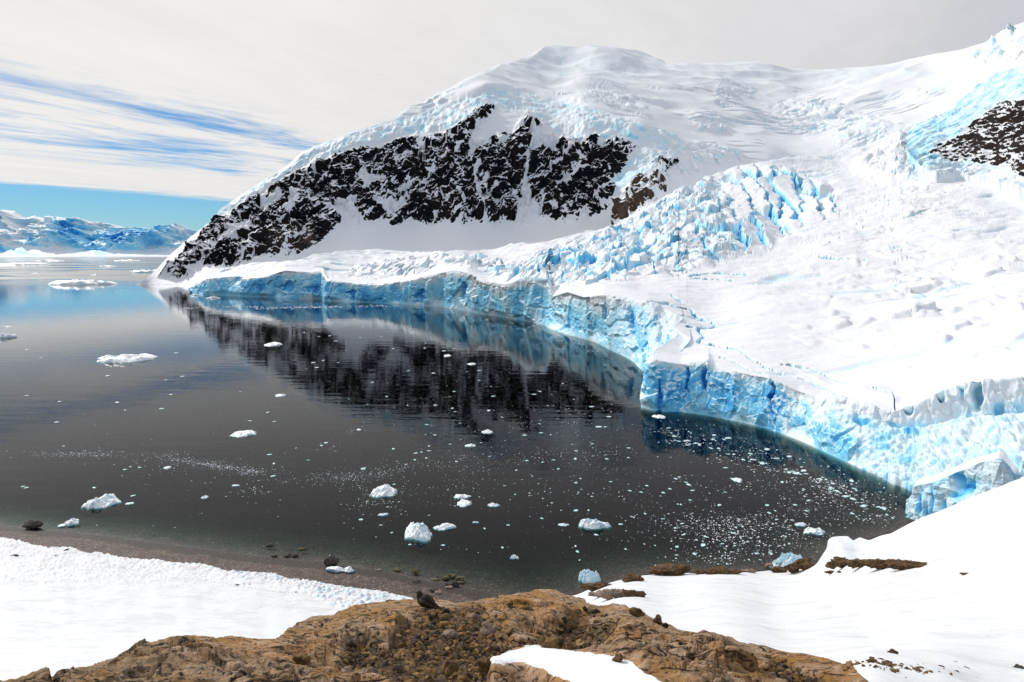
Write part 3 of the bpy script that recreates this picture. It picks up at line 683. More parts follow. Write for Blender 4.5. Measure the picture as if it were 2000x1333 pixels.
rk = sm(sd, -6, 7) * .95 - sm(N2[..., 2], .45, .8) * .55 - np.clip(fbm(np.stack([(X + Z) / 30, (X - Z * 1.5) / 9, Y / 30], -1), 3), 0, 1) * .7 + .04
rk = np.where(sd < -14, 0, rk)
blue = (1 - inr) * (.20 + steep * .18 + np.clip(fbm(P / 24, 3), -.2, 1) * .35) * sm(PY, 100, 150)
low_sn = sm(PY, 322, 336); blue = blue * (1 - low_sn * .7)
bk = atD(x, top + 30, D[-1] * 1.08)[None]; und = atD(x, low + 40, D[0] * 1.0)[None]
ext = lambda a: np.concatenate([a[:1], a, a[-1:]])
grid_obj('ridge', np.concatenate([und, P2, bk]), M_RIDGE, dict(blue=ext(np.clip(blue, 0, 1)), rock=ext(np.clip(rk, 0, 1)), brown=ext(inr * .35)), kind='structure')

# ---------------------------------------------------------------- far range across the strait
x = np.arange(-700, 560, 1.6)
FT = [(-700, 380), (-400, 400), (-200, 395), (-60, 408), (0, 414), (35, 416), (55, 428), (72, 424), (100, 432), (118, 427), (140, 430), (160, 442), (178, 440), (215, 439), (232, 443), (250, 447),
      (280, 450), (310, 452), (340, 455), (365, 452), (390, 458), (450, 468), (560, 480)]
top = pl(x, FT); nr = 130; v = np.linspace(0, 1, nr)[:, None]
low = 501.5 + 0 * x
PX = x + 0 * v; PY = low + (top - low) * v
D = 12600 + 3000 * v ** .5 + 0 * PX
P = atD(PX, PY, D); P[0, :, 2] = -2; Nn = gnormal(P); X, Y, Z = P[..., 0], P[..., 1], P[..., 2]
hh = ridged(np.stack([X / 1700, Y / 2600, Z / 900], -1) + 5.5, 5) * 420 + ridged(P / 620, 4) * 170 + facets(P / 800)[0] * 110
P2 = P + np.stack([0 * hh, -hh * 1.6, hh * .55], -1) * (sm(v, .08, .4) * (1 - .85 * sm(v, .82, 1)))[..., None]
N2 = gnormal(P2)
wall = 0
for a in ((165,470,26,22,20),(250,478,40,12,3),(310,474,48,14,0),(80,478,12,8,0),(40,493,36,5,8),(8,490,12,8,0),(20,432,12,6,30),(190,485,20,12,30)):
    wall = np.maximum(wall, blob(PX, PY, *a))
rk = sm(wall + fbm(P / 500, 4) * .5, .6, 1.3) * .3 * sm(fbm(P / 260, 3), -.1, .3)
bl = np.clip(wall * .75 + fbm(P / 300, 3) * .2 * wall, 0, .8) + sm(N2[..., 2], .62, .3) * .3  # blue of haze and shade, painted into the colour of the far walls
bk = atD(x, top + 40, D[-1] * 1.15)[None]; ext = lambda a: np.concatenate([a, a[-1:]])
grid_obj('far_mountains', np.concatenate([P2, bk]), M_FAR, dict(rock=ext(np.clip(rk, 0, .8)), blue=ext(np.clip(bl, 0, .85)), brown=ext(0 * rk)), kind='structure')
# ragged low ice along the far shore is brash added with the icebergs

# ---------------------------------------------------------------- right snow headland
HE = [(1000, 1190), (1130, 1160), (1160, 1148), (1200, 1136), (1240, 1126), (1300, 1120), (1400, 1119), (1470, 1118), (1520, 1113), (1560, 1109), (1588, 1107), (1596, 1100), (1608, 1080), (1622, 1062),
      (1640, 1049), (1655, 1047), (1664, 1052), (1678, 1046), (1695, 1048), (1740, 1042), (1770, 1026), (1800, 1011), (1830, 1000), (1860, 988), (1885, 976), (1910, 966), (1950, 952),
      (1975, 941), (2000, 932), (2100, 893), (2400, 790)]
x = np.arange(1000, 2400, 1.6); top = pl(x, HE, 2)
ch = [(1130,1160,172),(1240,1126,168),(1400,1119,170),(1590,1107,172),(1625,1062,172),(1700,1048,165),(1800,1011,152),(1900,970,142),(2000,932,130),(2350,800,110),
      (1300,1180,105),(1500,1200,90),(1700,1180,85),(1850,1140,92),(2000,1110,86),(2300,1050,70),(1700,1107,125),(1800,1090,120),(1700,1250,48),(1160,1185,105),(1250,1220,62),(1450,1255,38),(1700,1292,23),
      (2000,1300,32),(1850,1300,26),(2300,1300,26),(1700,1400,13),(2000,1400,17),(1400,1330,19),(1100,1300,28),(1400,1450,10),(2350,1450,14)]
DH = RBF(ch, 1e-4)
v = np.linspace(0, 1, 330)[:, None]; low = 1460 + 0 * x
PX = x + 0 * v; PY = low + (top - low) * v; D = DH(PX, PY)
P = atD(PX, PY, D); Nn = gnormal(P); X, Y, Z = P[..., 0], P[..., 1], P[..., 2]
disp = fbm(P / 16, 3) * .55 + fbm(np.stack([X / 7, Y / 3, 0 * X], -1), 3) * .14 + fbm(P / 2, 3) * .04
lip = blob(PX, PY, 1668, 1068, 34, 12, -22)
disp = disp * sm(PY - top, 0, 20) - lip * 4.0 + blob(PX, PY, 1630, 1060, 16, 10) * 1.2
P2 = P + Nn * disp[..., None]
bk = atD(x, top + 8, D[-1] + 4)[None]; bk2 = atD(x, top + 60, D[-1] + 10)[None]; bk2[..., 2] = np.minimum(bk2[..., 2], -3)
z0 = 0 * PX; ext = lambda a: np.concatenate([a, a[-1:], a[-1:]])
dirt = sm(fbm(np.stack([X / 9, Y / 3, 0 * X], -1), 3), .1, .6) * .45 * (1 - sm(PY, 1230, 1290))
grid_obj('snow_headland', np.concatenate([P2, bk, bk2]), M_SNOW, dict(dirt=ext(dirt), blue=ext(lip * .18)), kind='structure')

# ---------------------------------------------------------------- the near ice wall at the glacier's edge
QT = [(1762, 1024), (1767, 1000), (1774, 975), (1784, 962), (1785, 949), (1800, 945), (1822, 941), (1845, 933), (1870, 922), (1886, 916), (1905, 906), (1930, 900), (1950, 893), (1958, 897), (1972, 912),
      (1984, 930), (1992, 934), (1996, 900), (2020, 885), (2060, 880), (2120, 850), (2250, 800)]
ar = np.r_[0, np.cumsum(np.hypot(*np.diff(np.array(QT, float), axis=0).T))]; t = np.arange(0, ar[-1], 1.1)
qx = np.interp(t, ar, [a for a, b in QT]); qy = np.interp(t, ar, [b for a, b in QT])
qlow = pl(qx, HE) + 40
qd = np.interp(qx, [1760, 1800, 1900, 1960, 2000, 2250], [224, 219, 204, 197, 196, 180])
nv = 130; v = np.linspace(0, 1, nv)[:, None]
PX = qx - 6 * (1 - v) * sm(qx, 1850, 1780); PY = qlow + (qy - qlow) * v; D = qd + 5 * v
P = atD(PX, PY, D); Nn = gnormal(P); Nn = np.where(Nn[..., 1:2] > 0, -Nn, Nn); X, Y, Z = P[..., 0], P[..., 1], P[..., 2]
low_part = sm(v + 0 * PX, .95, .55)
disp = facets(P / 4.5)[0] * 1.1 + facets(P / 1.8)[0] * .35 + ridged(np.stack([X / 3.2, Y / 6, Z / 16], -1), 3) * 1.0 * sm(PX, 1880, 1800) * low_part + ridged(np.stack([X / 14, Y / 14, Z / 3], -1), 3) * .18 + fbm(P / 7, 3) * .7 + ridged(P / 1.6, 2) * .14
blue = .22 + np.clip(fbm(np.stack([X / 6, Y / 6, Z / 16], -1), 3), -.2, 1) * .4
for cx, cy, rx, ry, dep in ((1800, 985, 4, 22, 1.6), (1822, 985, 3, 30, 2.4), (1812, 1000, 4, 18, 1.5), (1842, 990, 4, 14, 1.4), (1873, 950, 11, 17, 3.5), (1892, 950, 10, 14, 3.5), (1862, 968, 8, 6, 1.4), (1934, 945, 2, 6, .8), (1990, 930, 3, 20, 3), (1868, 930, 12, 8, 1.6)):
    g = blob(PX, PY, cx, cy, rx, ry); disp -= g * dep; blue += g * .55
P2 = P + Nn * (disp * sm(1 - v, 0, .03))[..., None]
# snow top reaching back
rows = [P2]
for k, (dy, dd, dz) in enumerate(((-1, 1.2, 0), (-4, 5, 0), (-9, 12, 0), (-12, 18, 0), (-8, 24, 0), (20, 30, 0), (80, 34, 0))):
    rows.append(atD(qx + 1.0 * k, qy + dy * sm(qx, 1772, 1800) * 1.1, qd + 5 + dd)[None])
PQ = np.concatenate(rows); bq = np.concatenate([blue] + [0 * blue[:1]] * 7)
grid_obj('ice_wall', PQ, M_GLAC, dict(blue=np.clip(bq, 0, 1)), kind='structure')

# ---------------------------------------------------------------- lower left snowfield above the beach
SE = [(-500, 1005), (-200, 1030), (0, 1050), (40, 1055), (60, 1062), (100, 1069), (135, 1066), (170, 1078), (200, 1078), (250, 1089), (300, 1091), (340, 1099), (400, 1102), (440, 1112), (480, 1117), (540, 1122), (560, 1132), (600, 1134),
      (680, 1148), (740, 1155), (780, 1163), (815, 1172), (870, 1182), (930, 1192), (1000, 1205)]
x = np.arange(-500, 1000, 1.2); top = pl(x, SE, 1) + 0
top = top + fbm(np.stack([x / 9, 0 * x, 0 * x], -1), 3) * 3.0
v = np.linspace(0, 1, 300)[:, None]; low = 1400 + 0 * x
PX = x + 0 * v; PY = low + (top - low) * v
# height of the snow surface: tied to the beach at its edge, climbing towards the cliff foot
tops = pl(x, SE, 14); e_pts = atZ(x, tops, 2.0); he, _ = shore_h(e_pts[:, 0], e_pts[:, 1]); he = blur(he, 12, 0)
ZS = (he + .35) + np.maximum(PY - tops, -8) * .035 + np.maximum(PY - 1230, 0) ** 1.25 * .025
P = atZ(PX, PY, ZS); X, Y, Z = P[..., 0], P[..., 1], P[..., 2]
hump = sm(sdf(PX, PY, [(450,1110),(560,1118),(700,1145),(830,1170),(1000,1205),(1000,1230),(760,1215),(660,1190),(600,1160),(530,1140),(450,1125)]), -6, 14)
edge_m = sm(PY - top, 0, 40)
w_, w2_, wid = worley3(P / 1.1); w3_, w4_, wid2 = worley3(P / .45)
Z2 = Z + fbm(P / 14, 3) * .3 + hump * ((1 - w_) * .9 * wid + (1 - w3_) * .25) + (1 - sm(PY, 1100, 1170)) * (fbm(P / .9, 3) * .30 + fbm(P / 3, 2) * .25) + (1 - edge_m) * fbm(P / 1.3, 3) * .25
Z2[-1] -= .6
dirt = (1 - sm(PY - top, 20, 100)) * .42 * sm(fbm(P / 2.4, 3), -.2, .5)
trk = np.exp(-(ldist(PX, PY + fbm(P / 5, 2) * 4, ((-20,1128),(60,1135),(150,1137),(230,1127),(300,1125),(400,1135),(480,1148),(560,1158),(640,1168))) / 2.4) ** 2)
trk = np.maximum(trk, np.exp(-(ldist(PX, PY, ((502,1190),(540,1177),(600,1171))) / 1.2) ** 2))
foot = trk * sm(worley2(X / .55, Y / .55)[0], .45, .2)
Z2 -= foot * .16; dirt = np.maximum(dirt, foot * .6)
P[..., 2] = Z2
bl = hump * sm(wid, .55, .9) * .55 * sm(fbm(P / 3, 2), -.2, .3)
bl += blob(PX, PY, 178, 1078, 7, 2.5) * .7
lowr = P[-1:].copy(); lowr[..., 2] -= 2.5; lowr[..., 1] -= .2
ext = lambda a: np.concatenate([a, a[-1:]])
grid_obj('snowfield', np.concatenate([P, lowr]), M_SNOW, dict(dirt=ext(dirt), blue=ext(np.clip(bl, 0, 1))), kind='structure')
def snow_z(x, y):
    X = np.array([float(x)]); t = pl(X, SE); e = atZ(X, t, 2.0); h, _ = shore_h(e[:, 0], e[:, 1])
    return float((h + .35 + (y - t) * .035)[0])

# ---------------------------------------------------------------- foreground outcrop
KT = [(-300, 1352), (0, 1332), (40, 1321), (95, 1310), (99, 1329), (104, 1325), (112, 1312), (150, 1303), (180, 1299), (210, 1287), (230, 1283), (250, 1276), (268, 1262), (290, 1256), (318, 1254), (330, 1250), (380, 1249), (420, 1254), (450, 1248),
      (480, 1249), (540, 1243), (560, 1228), (580, 1214), (610, 1203), (650, 1199), (660, 1192), (690, 1180), (720, 1174), (790, 1172), (812, 1166), (840, 1163), (868, 1166), (890, 1172), (930, 1168), (945, 1163), (1000, 1160), (1020, 1154),
      (1045, 1148), (1070, 1147), (1090, 1151), (1110, 1158), (1140, 1168), (1155, 1180), (1170, 1182), (1200, 1178), (1220, 1184), (1235, 1194), (1250, 1195), (1265, 1206), (1290, 1213), (1330, 1225), (1365, 1230), (1385, 1229), (1410, 1234), (1430, 1243), (1460, 1253),
      (1490, 1254), (1520, 1264), (1545, 1269), (1570, 1270), (1600, 1277), (1640, 1288), (1665, 1300), (1690, 1320), (1712, 1338), (1750, 1370)]
ck = [(-200,1350,8),(0,1340,8.5),(150,1303,9.6),(270,1260,11),(440,1250,11.8),(560,1225,13),(650,1196,14.6),(740,1173,15.6),(850,1163,16.2),(950,1162,16.6),(1065,1147,17.6),(1150,1178,16.6),(1215,1182,16),(1290,1213,15),(1380,1230,14.2),
      (1460,1253,13),(1580,1272,12.2),(1650,1292,11.2),(1712,1338,9.2),(900,1200,13.6),(900,1250,10.6),(700,1230,11.5),(500,1300,8.8),(300,1300,9),(900,1333,7.3),(1180,1240,11.6),(1200,1333,7.8),(1400,1333,8.3),(1400,1280,10.8),
      (500,1420,6),(1000,1420,5.6),(1500,1420,6.6),(0,1420,6.8),(1700,1420,7.2)]
DK = RBF(ck, 1e-4)
x = np.arange(-300, 1752, 1.15); top = pl(x, KT, 1)
nv = 300; v = np.linspace(0, 1, nv)[:, None] ** .9; low = 1440 + 0 * x
PX = x + 0 * v; PY = low + (top - low) * v; D = DK(PX, PY)
P = atD(PX, PY, D); Nn = gnormal(P); X, Y, Z = P[..., 0], P[..., 1], P[..., 2]
RUB = [(660,1265),(700,1225),(760,1230),(800,1200),(840,1195),(870,1180),(940,1175),(960,1200),(1000,1220),(1080,1210),(1130,1195),(1200,1205),(1240,1225),(1180,1245),(1110,1260),(1060,1262),(1000,1262),(960,1290),(955,1340),(800,1340),(760,1300)]
rub = sm(sdf(PX, PY, RUB) + fbm(P * 1.2, 3) * 14, -10, 12)
rubR = sm(sdf(PX, PY, [(1490,1262),(1530,1272),(1560,1290),(1620,1320),(1650,1345),(1540,1345),(1520,1310)]) + fbm(P * 1.5, 2) * 6, -6, 6)
SN = [(955,1292),(985,1281),(1010,1271),(1040,1267),(1075,1270),(1105,1275),(1140,1284),(1170,1290),(1230,1310),(1275,1335),(1330,1360),(1330,1460),(1190,1460),(1112,1335),(1060,1308),(1020,1297),(985,1300),(962,1302)]
snd = sdf(PX, PY, SN) + fbm(P * 2.2, 3) * 4
snow = sm(snd, -5, 5); snowd = sm(snd, -16, 8)
Q = P.copy(); rot = np.array([[.82, .5, -.2], [-.45, .83, .3], [.3, -.18, .93]]); Q = Q @ rot.T
slab = ridged(Q * np.array([.35, .9, 1.6]) / 1.3, 4); slab2 = ridged(Q * np.array([.5, 1.4, 2.4]) / .45 + 3, 3)
w1_, w2_, wi_, wa, wb, wu, wv = worley2(X / 1.5 + fbm(P, 2) * .35, Y / 1.9 + fbm(P + 9, 2) * .35)
crack = 1 - sm(w2_ - w1_, 0, .07)
u1, u2, ui, ua, ub, uu, uv = worley2(X / .42 + fbm(P * 3, 2) * .3, Y / .5)
disp = fbm(P / 3.2, 3) * .55 + slab * .17 + slab2 * .07 + (wi_ - .5) * .10 + (wa * wu + wb * wv) * .28 - crack * .10 * sm(fbm(P / 2 + 6, 2), -.1, .3) + ((ui - .5) * .06 + (ua * uu + ub * uv) * .14 - (1 - sm(u2 - u1, 0, .1)) * .03) * sm(fbm(P * .8 + 4, 2), -.25, .3) + ridged(Q / .14, 3) * .022 + facets(Q / np.array([.42, .26, .2]))[0] * .07 * sm(fbm(P * .7 + 11, 2), -.4, .2) + facets(Q / .11)[0] * .010
disp += fbm(Q * np.array([1, 3, 6.]), 3) * .05
disp = disp * (1 - .55 * rub) - rub * .22 - rubR * .3
disp = disp - disp[:, :].mean() - .06
disp = disp * (.30 + .70 * sm(PY - top, 0, 55)) - .02
disp = disp * (1 - snowd) + snowd * (fbm(P / 2.5, 2) * .12 + .08)
P2 = P + (Nn * .8 + np.array([0, 0, .25])) * disp[..., None]
bks = [atD(x, top + a, D[-1] + b)[None] for a, b in ((6, .5), (40, 1.6), (160, 3.5))]
ext = lambda a: np.concatenate([a] + [a[-1:]] * 3)
grime = np.clip(rub * .75 + rubR * .7, 0, 1)
ROCKP = P2; PX_R, PY_R = PX, PY
grid_obj('rock_outcrop', np.concatenate([P2] + bks), M_ROCK, dict(snow=ext(snow), grime=ext(grime)), kind='structure')

# ================================================================ THINGS
import bmesh
def ico(sub):
    bm = bmesh.new(); bmesh.ops.create_icosphere(bm, subdivisions=sub, radius=1)
    V = np.array([v.co[:] for v in bm.verts]); F = np.array([[v.index for v in f.verts] for f in bm.faces]); bm.free()
    return V / np.linalg.norm(V, axis=1)[:, None], F
ICO = {s: ico(s) for s in (1, 2, 3, 4, 5)}
def chunk_vf(seed, sub=3, planes=11, sx=1, sy=1, sz=1, rough=.06, lo=.62):
    """an angular broken block: a sphere cut by random planes and roughened"""
    r = np.random.default_rng(seed); V, F = ICO[sub]
    n = r.normal(size=(planes, 3)); n /= np.linalg.norm(n, axis=1)[:, None]; h = r.uniform(lo, .95, planes)
    rad = np.min(np.where(V @ n.T > .05, h / np.maximum(V @ n.T, .05), 9), axis=1); rad = np.minimum(rad, 1.12)
    e3 = np.array([sx, sy, sz]) / min(sx, sy, sz); rad = rad + fbm(V * e3 * 2.3 + seed % 97, 3) * rough * 1.6 + ridged(V * e3 * 4 + seed % 31, 2) * rough * .6
    return V * rad[:, None] * np.array([sx, sy, sz]), F
def put_chunk(name, p, size, material, seed, sub=4, broken=0, squash=.7, rz=None, sink=.2, label=None, cat=None, group=None, rough=.06, planes=11, lo=.62, smooth=True):
    V, F = chunk_vf(seed, sub, planes, size[0] / 2, size[1] / 2, size[2] / 2, rough, lo)
    if broken:
        q_ = min(size); n_ = V / (np.linalg.norm(V, axis=1)[:, None] + 1e-9); V = V + n_ * (facets(V / q_ * 1.1 + seed)[0] * .34 + facets(V / q_ * 2.6 + seed)[0] * .14)[:, None] * q_ * broken
    me = raw_mesh(name, V, F, smooth=smooth)
    o = link(name, me, material, label=label, cat=cat, group=group, loc=(p[0], p[1], p[2] + size[2] * (.5 - sink)))
    o.rotation_euler = (0, 0, random.uniform(0, 6.28) if rz is None else rz); return o
def mscale(x, y, D=None):   # metres per photo pixel at a point of the sea
    p = atZ(x, y) if D is None else atD(x, y, D)
    return float(np.linalg.norm(p - np.array([0, 0, HC]))) / FPX

# ---------------------------------------------------------------- icebergs and floes
def berg_vf(seed, w, d, h, peaks=4, nt=88, nr=26, flat=.0, tilt=0):
    r = np.random.default_rng(seed); t = np.linspace(0, 2 * math.pi, nt, endpoint=False); rho = np.linspace(0, 1, nr)[:, None]
    ct, s_ = np.cos(t), np.sin(t); c3 = np.stack([ct * 1.3, s_ * 1.3, 0 * t + seed * .37], -1)
    foot = 1 + fbm(c3, 3) * .42 + ridged(c3 * 2.2, 2) * .10
    Xb = rho * ct * foot; Yb = rho * s_ * foot
    z = 0
    for k in range(peaks):
        a = r.uniform(0, 6.28); q = r.uniform(0, .6); px_, py_ = q * math.cos(a), q * math.sin(a); ph = r.uniform(.45, 1) if k else 1
        a2 = r.uniform(0, 6.28); u = (Xb - px_) * math.cos(a2) + (Yb - py_) * math.sin(a2); v = -(Xb - px_) * math.sin(a2) + (Yb - py_) * math.cos(a2)
        z = np.maximum(z, ph - np.abs(u) * r.uniform(.6, 1.5) - np.abs(v) * r.uniform(.3, .9))
    z = np.maximum(z, .22) * (1 - flat) + flat * (.8 + .2 * Xb * tilt)
    q3 = np.stack([Xb * 2, Yb * 2, 0 * Xb + seed], -1)
    z = z * (1 + fbm(q3, 3) * .45) + ridged(q3 * 1.6, 4) * .12
    z = z * np.clip((1 - rho) * 7, 0, 1) ** .5
    V = np.stack([Xb * w / 2, Yb * d / 2, np.maximum(z, 0) * h], -1)
    sk = [np.stack([Xb[-1] * w / 2 * a, Yb[-1] * d / 2 * a, 0 * t + b], -1)[None] for a, b in ((1.02, -.06 * h), (1.03, -.2 * h), (.7, -.5 * h))]
    if nr > 12:
        L = V.reshape(-1, 3) / (w / 4.5); f1_ = facets(L + seed)[0]; f2_ = facets(L * 2.4 + seed)[0]; dz_ = (f1_ * .27 + f2_ * .09).reshape(nr, nt) * h * np.minimum((1 - rho) * 6, 1)
        V[..., 2] = np.maximum(V[..., 2] + dz_, .02 * h)
    V = np.concatenate([V] + sk); i = np.arange(V.shape[0] * nt).reshape(V.shape[0], nt); j = np.roll(i, -1, 1)
    F = np.stack([i[:-1], i[1:], j[1:], j[:-1]], -1).reshape(-1, 4)
    return V.reshape(-1, 3), F
BERGS = [  # x0,x1,ytop,ybase, height, flat, peaks, rot, label
 (86, 192, 540, 557, 9, .45, 6, 0, 'wide low iceberg with a snowy top, lying alone in the pale far water'),
 (-20, 66, 511, 518, 9, .7, 4, 0, 'flat-topped iceberg at the far left near the opposite shore'),
 (72, 113, 505, 510, 16, .1, 2, 0, 'small peaked iceberg farthest off, under the distant mountains'),
 (222, 267, 505, 510, 10, .2, 4, 0, 'low iceberg in front of the distant blue cliffs'),
 (193, 223, 517, 521, 8, .2, 2, 0, 'thin low iceberg just left of the blue berg by the headland'),
 (57, 71, 531, 535, 6, .1, 2, 0, 'tiny peaked iceberg between the flat berg and the wide low berg'),
 (253, 308, 519, 534, 17, .55, 4, 0, 'bright blue blocky iceberg touching the tip of the snowy mountain'),
 (176, 189, 534, 538, 5, .2, 2, 0, 'small dark-looking ice lump above the wide low iceberg'),
 (-12, 21, 644, 660, 3.4, .1, 3, 0, 'little white berg cut by the left edge of the picture'),
 (9, 22, 636, 639, .8, .3, 1, 0, 'thin flat floe just above the berg at the left edge'),
 (174, 273, 687, 708, 4.2, .1, 6, 0, 'long white berg with humps at both ends, on the grey water at left'),
 (510, 541, 667, 676, 1.6, .1, 4, 0, 'white floe lying in the dark reflection of the cliff at its left side'),
 (534, 554, 767, 775, 1.5, .1, 3, 0, 'small white floe at the lower edge of the dark cliff reflection'),
 (447, 491, 837, 853, 1.8, .15, 3, 0, 'white pointed floe with a turquoise rim, alone on the grey water'),
 (159, 209, 964, 993, 3.6, .05, 5, -28, 'blue and white berg with a jagged back, nearest the beach at left'),
 (721, 771, 942, 970, 3.0, .05, 5, -14, 'white berg with a turquoise tail, ringed by crushed ice'),
 (786, 838, 1010, 1056, 4.6, .12, 6, 35, 'largest near berg, blue fronted and cracked, upright in the middle of the water'),
 (847, 890, 1019, 1035, 1.6, .2, 3, 18, 'narrow slanting ice bar just right of the largest near berg'),
 (886, 918, 961, 974, 1.6, .1, 4, 0, 'white floe resting above a second twisted floe'),
 (892, 918, 973, 989, 1.4, .05, 3, 12, 'twisted forked floe with turquoise edges, below its white neighbour'),
 (952, 974, 980, 990, 1.3, .1, 4, 0, 'small lumpy floe right of the stacked pair'),
 (1132, 1193, 1008, 1032, 3.4, .05, 3, 0, 'triangular white berg right of the middle of the water'),
 (1134, 1173, 1107, 1140, 4.6, .1, 5, 0, 'tall light blue berg stranded closest to the near rocks'),
 (997, 1013, 1082, 1092, 1.3, .1, 4, 0, 'small white ice crumb above the highest hump of the near rock'),
 (1576, 1613, 1027, 1044, 2.0, .1, 3, 0, 'white floe with a green underwater rim near the right headland'),
 (1557, 1576, 1019, 1028, 1.3, .1, 3, 0, 'smaller floe touching the green-rimmed one by the headland'),
 (739, 757, 1001, 1008, .8, .4, 2, 6, 'flat white floe below the berg ringed by crushed ice'),
 (122, 144, 1012, 1027, 2.3, .35, 2, 6, 'rounded white ice block just right of the dark shore boulder'),
 (112, 124, 1024, 1029, .4, .5, 1, 6, 'flat sliver of ice touching the rounded block near the boulder'),
 (1435, 1453, 932, 942, .9, .5, 2, -12, 'clean white floe on the border of the glacier reflection'),
 (1279, 1302, 808, 817, 1.2, .05, 2, 0, 'white floe right under the corner of the glacier promontory'),
 (909, 929, 865, 873, 1.2, .2, 3, 0, 'white floe in the teal water below the black reflection'),
 (941, 963, 837, 847, 1.6, .1, 2, 0, 'peaked white floe on the right in the black reflection'),
 (1091, 1111, 1021, 1028, .7, .4, 1, 0, 'flat white floe left of the triangular berg'),
 (404, 428, 575, 583, 3.5, .1, 2, 0, 'ice lump close under the far left end of the glacier front'),
 (371, 389, 572, 578, 2.5, .3, 2, 0, 'low ice lump touching the tip of the glacier front'),
 (1510, 1578, 1079, 1112, 6.0, .0, 4, 0, 'blue and white berg aground behind the brown rocks of the headland'),
 (922, 935, 1017, 1022, .8, .3, 1, 0, 'tiny white floe right of the narrow ice bar'),
 (866, 881, 691, 697, 1.3, .2, 2, 0, 'small floe in the reflection of the blue glacier front'),
 (913, 930, 707, 713, 1.5, .2, 3, 0, 'small floe just under the mirrored glacier front, second of two'),
 (695, 706, 836, 841, .9, .2, 2, 0, 'lone small floe where the dark reflection fades to grey'),
 (392, 404, 967, 974, 1.0, .2, 2, 0, 'small pale floe left of the scattered crushed ice patch'),
 (452, 466, 946, 950, .5, .4, 1, 0, 'thin white floe above the scattered crushed ice patch'),
 (243, 257, 981, 986, .5, .4, 1, 8, 'thin white floe right of the jagged blue and white berg'),
 (318, 330, 910, 916, .8, .3, 2, 0, 'small floe just beneath the line of crushed ice at left'),
 (946, 960, 838, 846, .9, .2, 2, 0, None)]
for k, (x0, x1, yt, yb, h, fl, pk, rot, lab) in enumerate(BERGS):
    if lab is None: continue
    cx = (x0 + x1) / 2; q = atZ(cx, yb); s = mscale(cx, yb); dep = math.asin(HC / (s * FPX))
    w = (x1 - x0) * s * .93; ext_px = (yb - yt); need = ext_px * s
    if dep < .22: h = max(h, need * .6)
    d = max((need - h * math.cos(dep) * .8) / math.sin(dep), .35 * w * min(1, ext_px / (x1 - x0) * 1.6))
    d = min(d, 2.2 * w) if dep > .12 else min(d, .5 * w)
    h *= .72; q = q + np.array([0, d * .45, 0])
    V, F = berg_vf(100 + k * 7, w, d, h, pk, 120 if w * 1 / s > 30 else 64, 34 if w / s > 30 else 18, fl, .6)
    big = (x1 - x0) > 34
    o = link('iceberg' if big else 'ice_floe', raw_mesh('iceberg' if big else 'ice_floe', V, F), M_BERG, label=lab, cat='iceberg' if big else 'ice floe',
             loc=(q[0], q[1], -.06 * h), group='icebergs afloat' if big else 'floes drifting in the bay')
    o.rotation_euler[2] = R(rot)

WATER = [(0, 503), (375, 503), (250, 530), (278, 558), (372, 574), (470, 581), (630, 588), (760, 595), (880, 603), (930, 614), (1000, 626), (1065, 640), (1110, 658), (1190, 686), (1238, 712), (1262, 735),
         (1247, 800), (1330, 812), (1440, 830), (1560, 866), (1680, 922), (1764, 962), (1755, 1005), (1730, 1036), (1640, 1046), (1610, 1062), (1590, 1095), (1400, 1108), (1300, 1108), (1180, 1130), (1000, 1140),
         (960, 1150), (860, 1130), (740, 1106), (540, 1082), (300, 1052), (180, 1038), (0, 1020)]
def in_water(x, y, mrg=2): return sdf(np.asarray(x, float), np.asarray(y, float), WATER) > mrg
AVOID = [((a + b) / 2, (c + d) / 2, (b - a) / 2 + 3, (d - c) / 2 + 4) for a, b, c, d, *_ in BERGS]
def clear(x, y):
    ok = in_water(x, y)
    for a, b, c, d in AVOID: ok &= ((x - a) / c) ** 2 + ((y - b) / d) ** 2 > 1
    return ok
def along(pts, n, spread, r):
    P_ = np.array(pts, float); L = np.r_[0, np.cumsum(np.hypot(*np.diff(P_, axis=0).T))]; t = r.uniform(0, L[-1], n)
    return np.interp(t, L, P_[:, 0]) + r.normal(0, spread, n) * .6, np.interp(t, L, P_[:, 1]) + r.normal(0, spread, n)
r = np.random.default_rng(11)
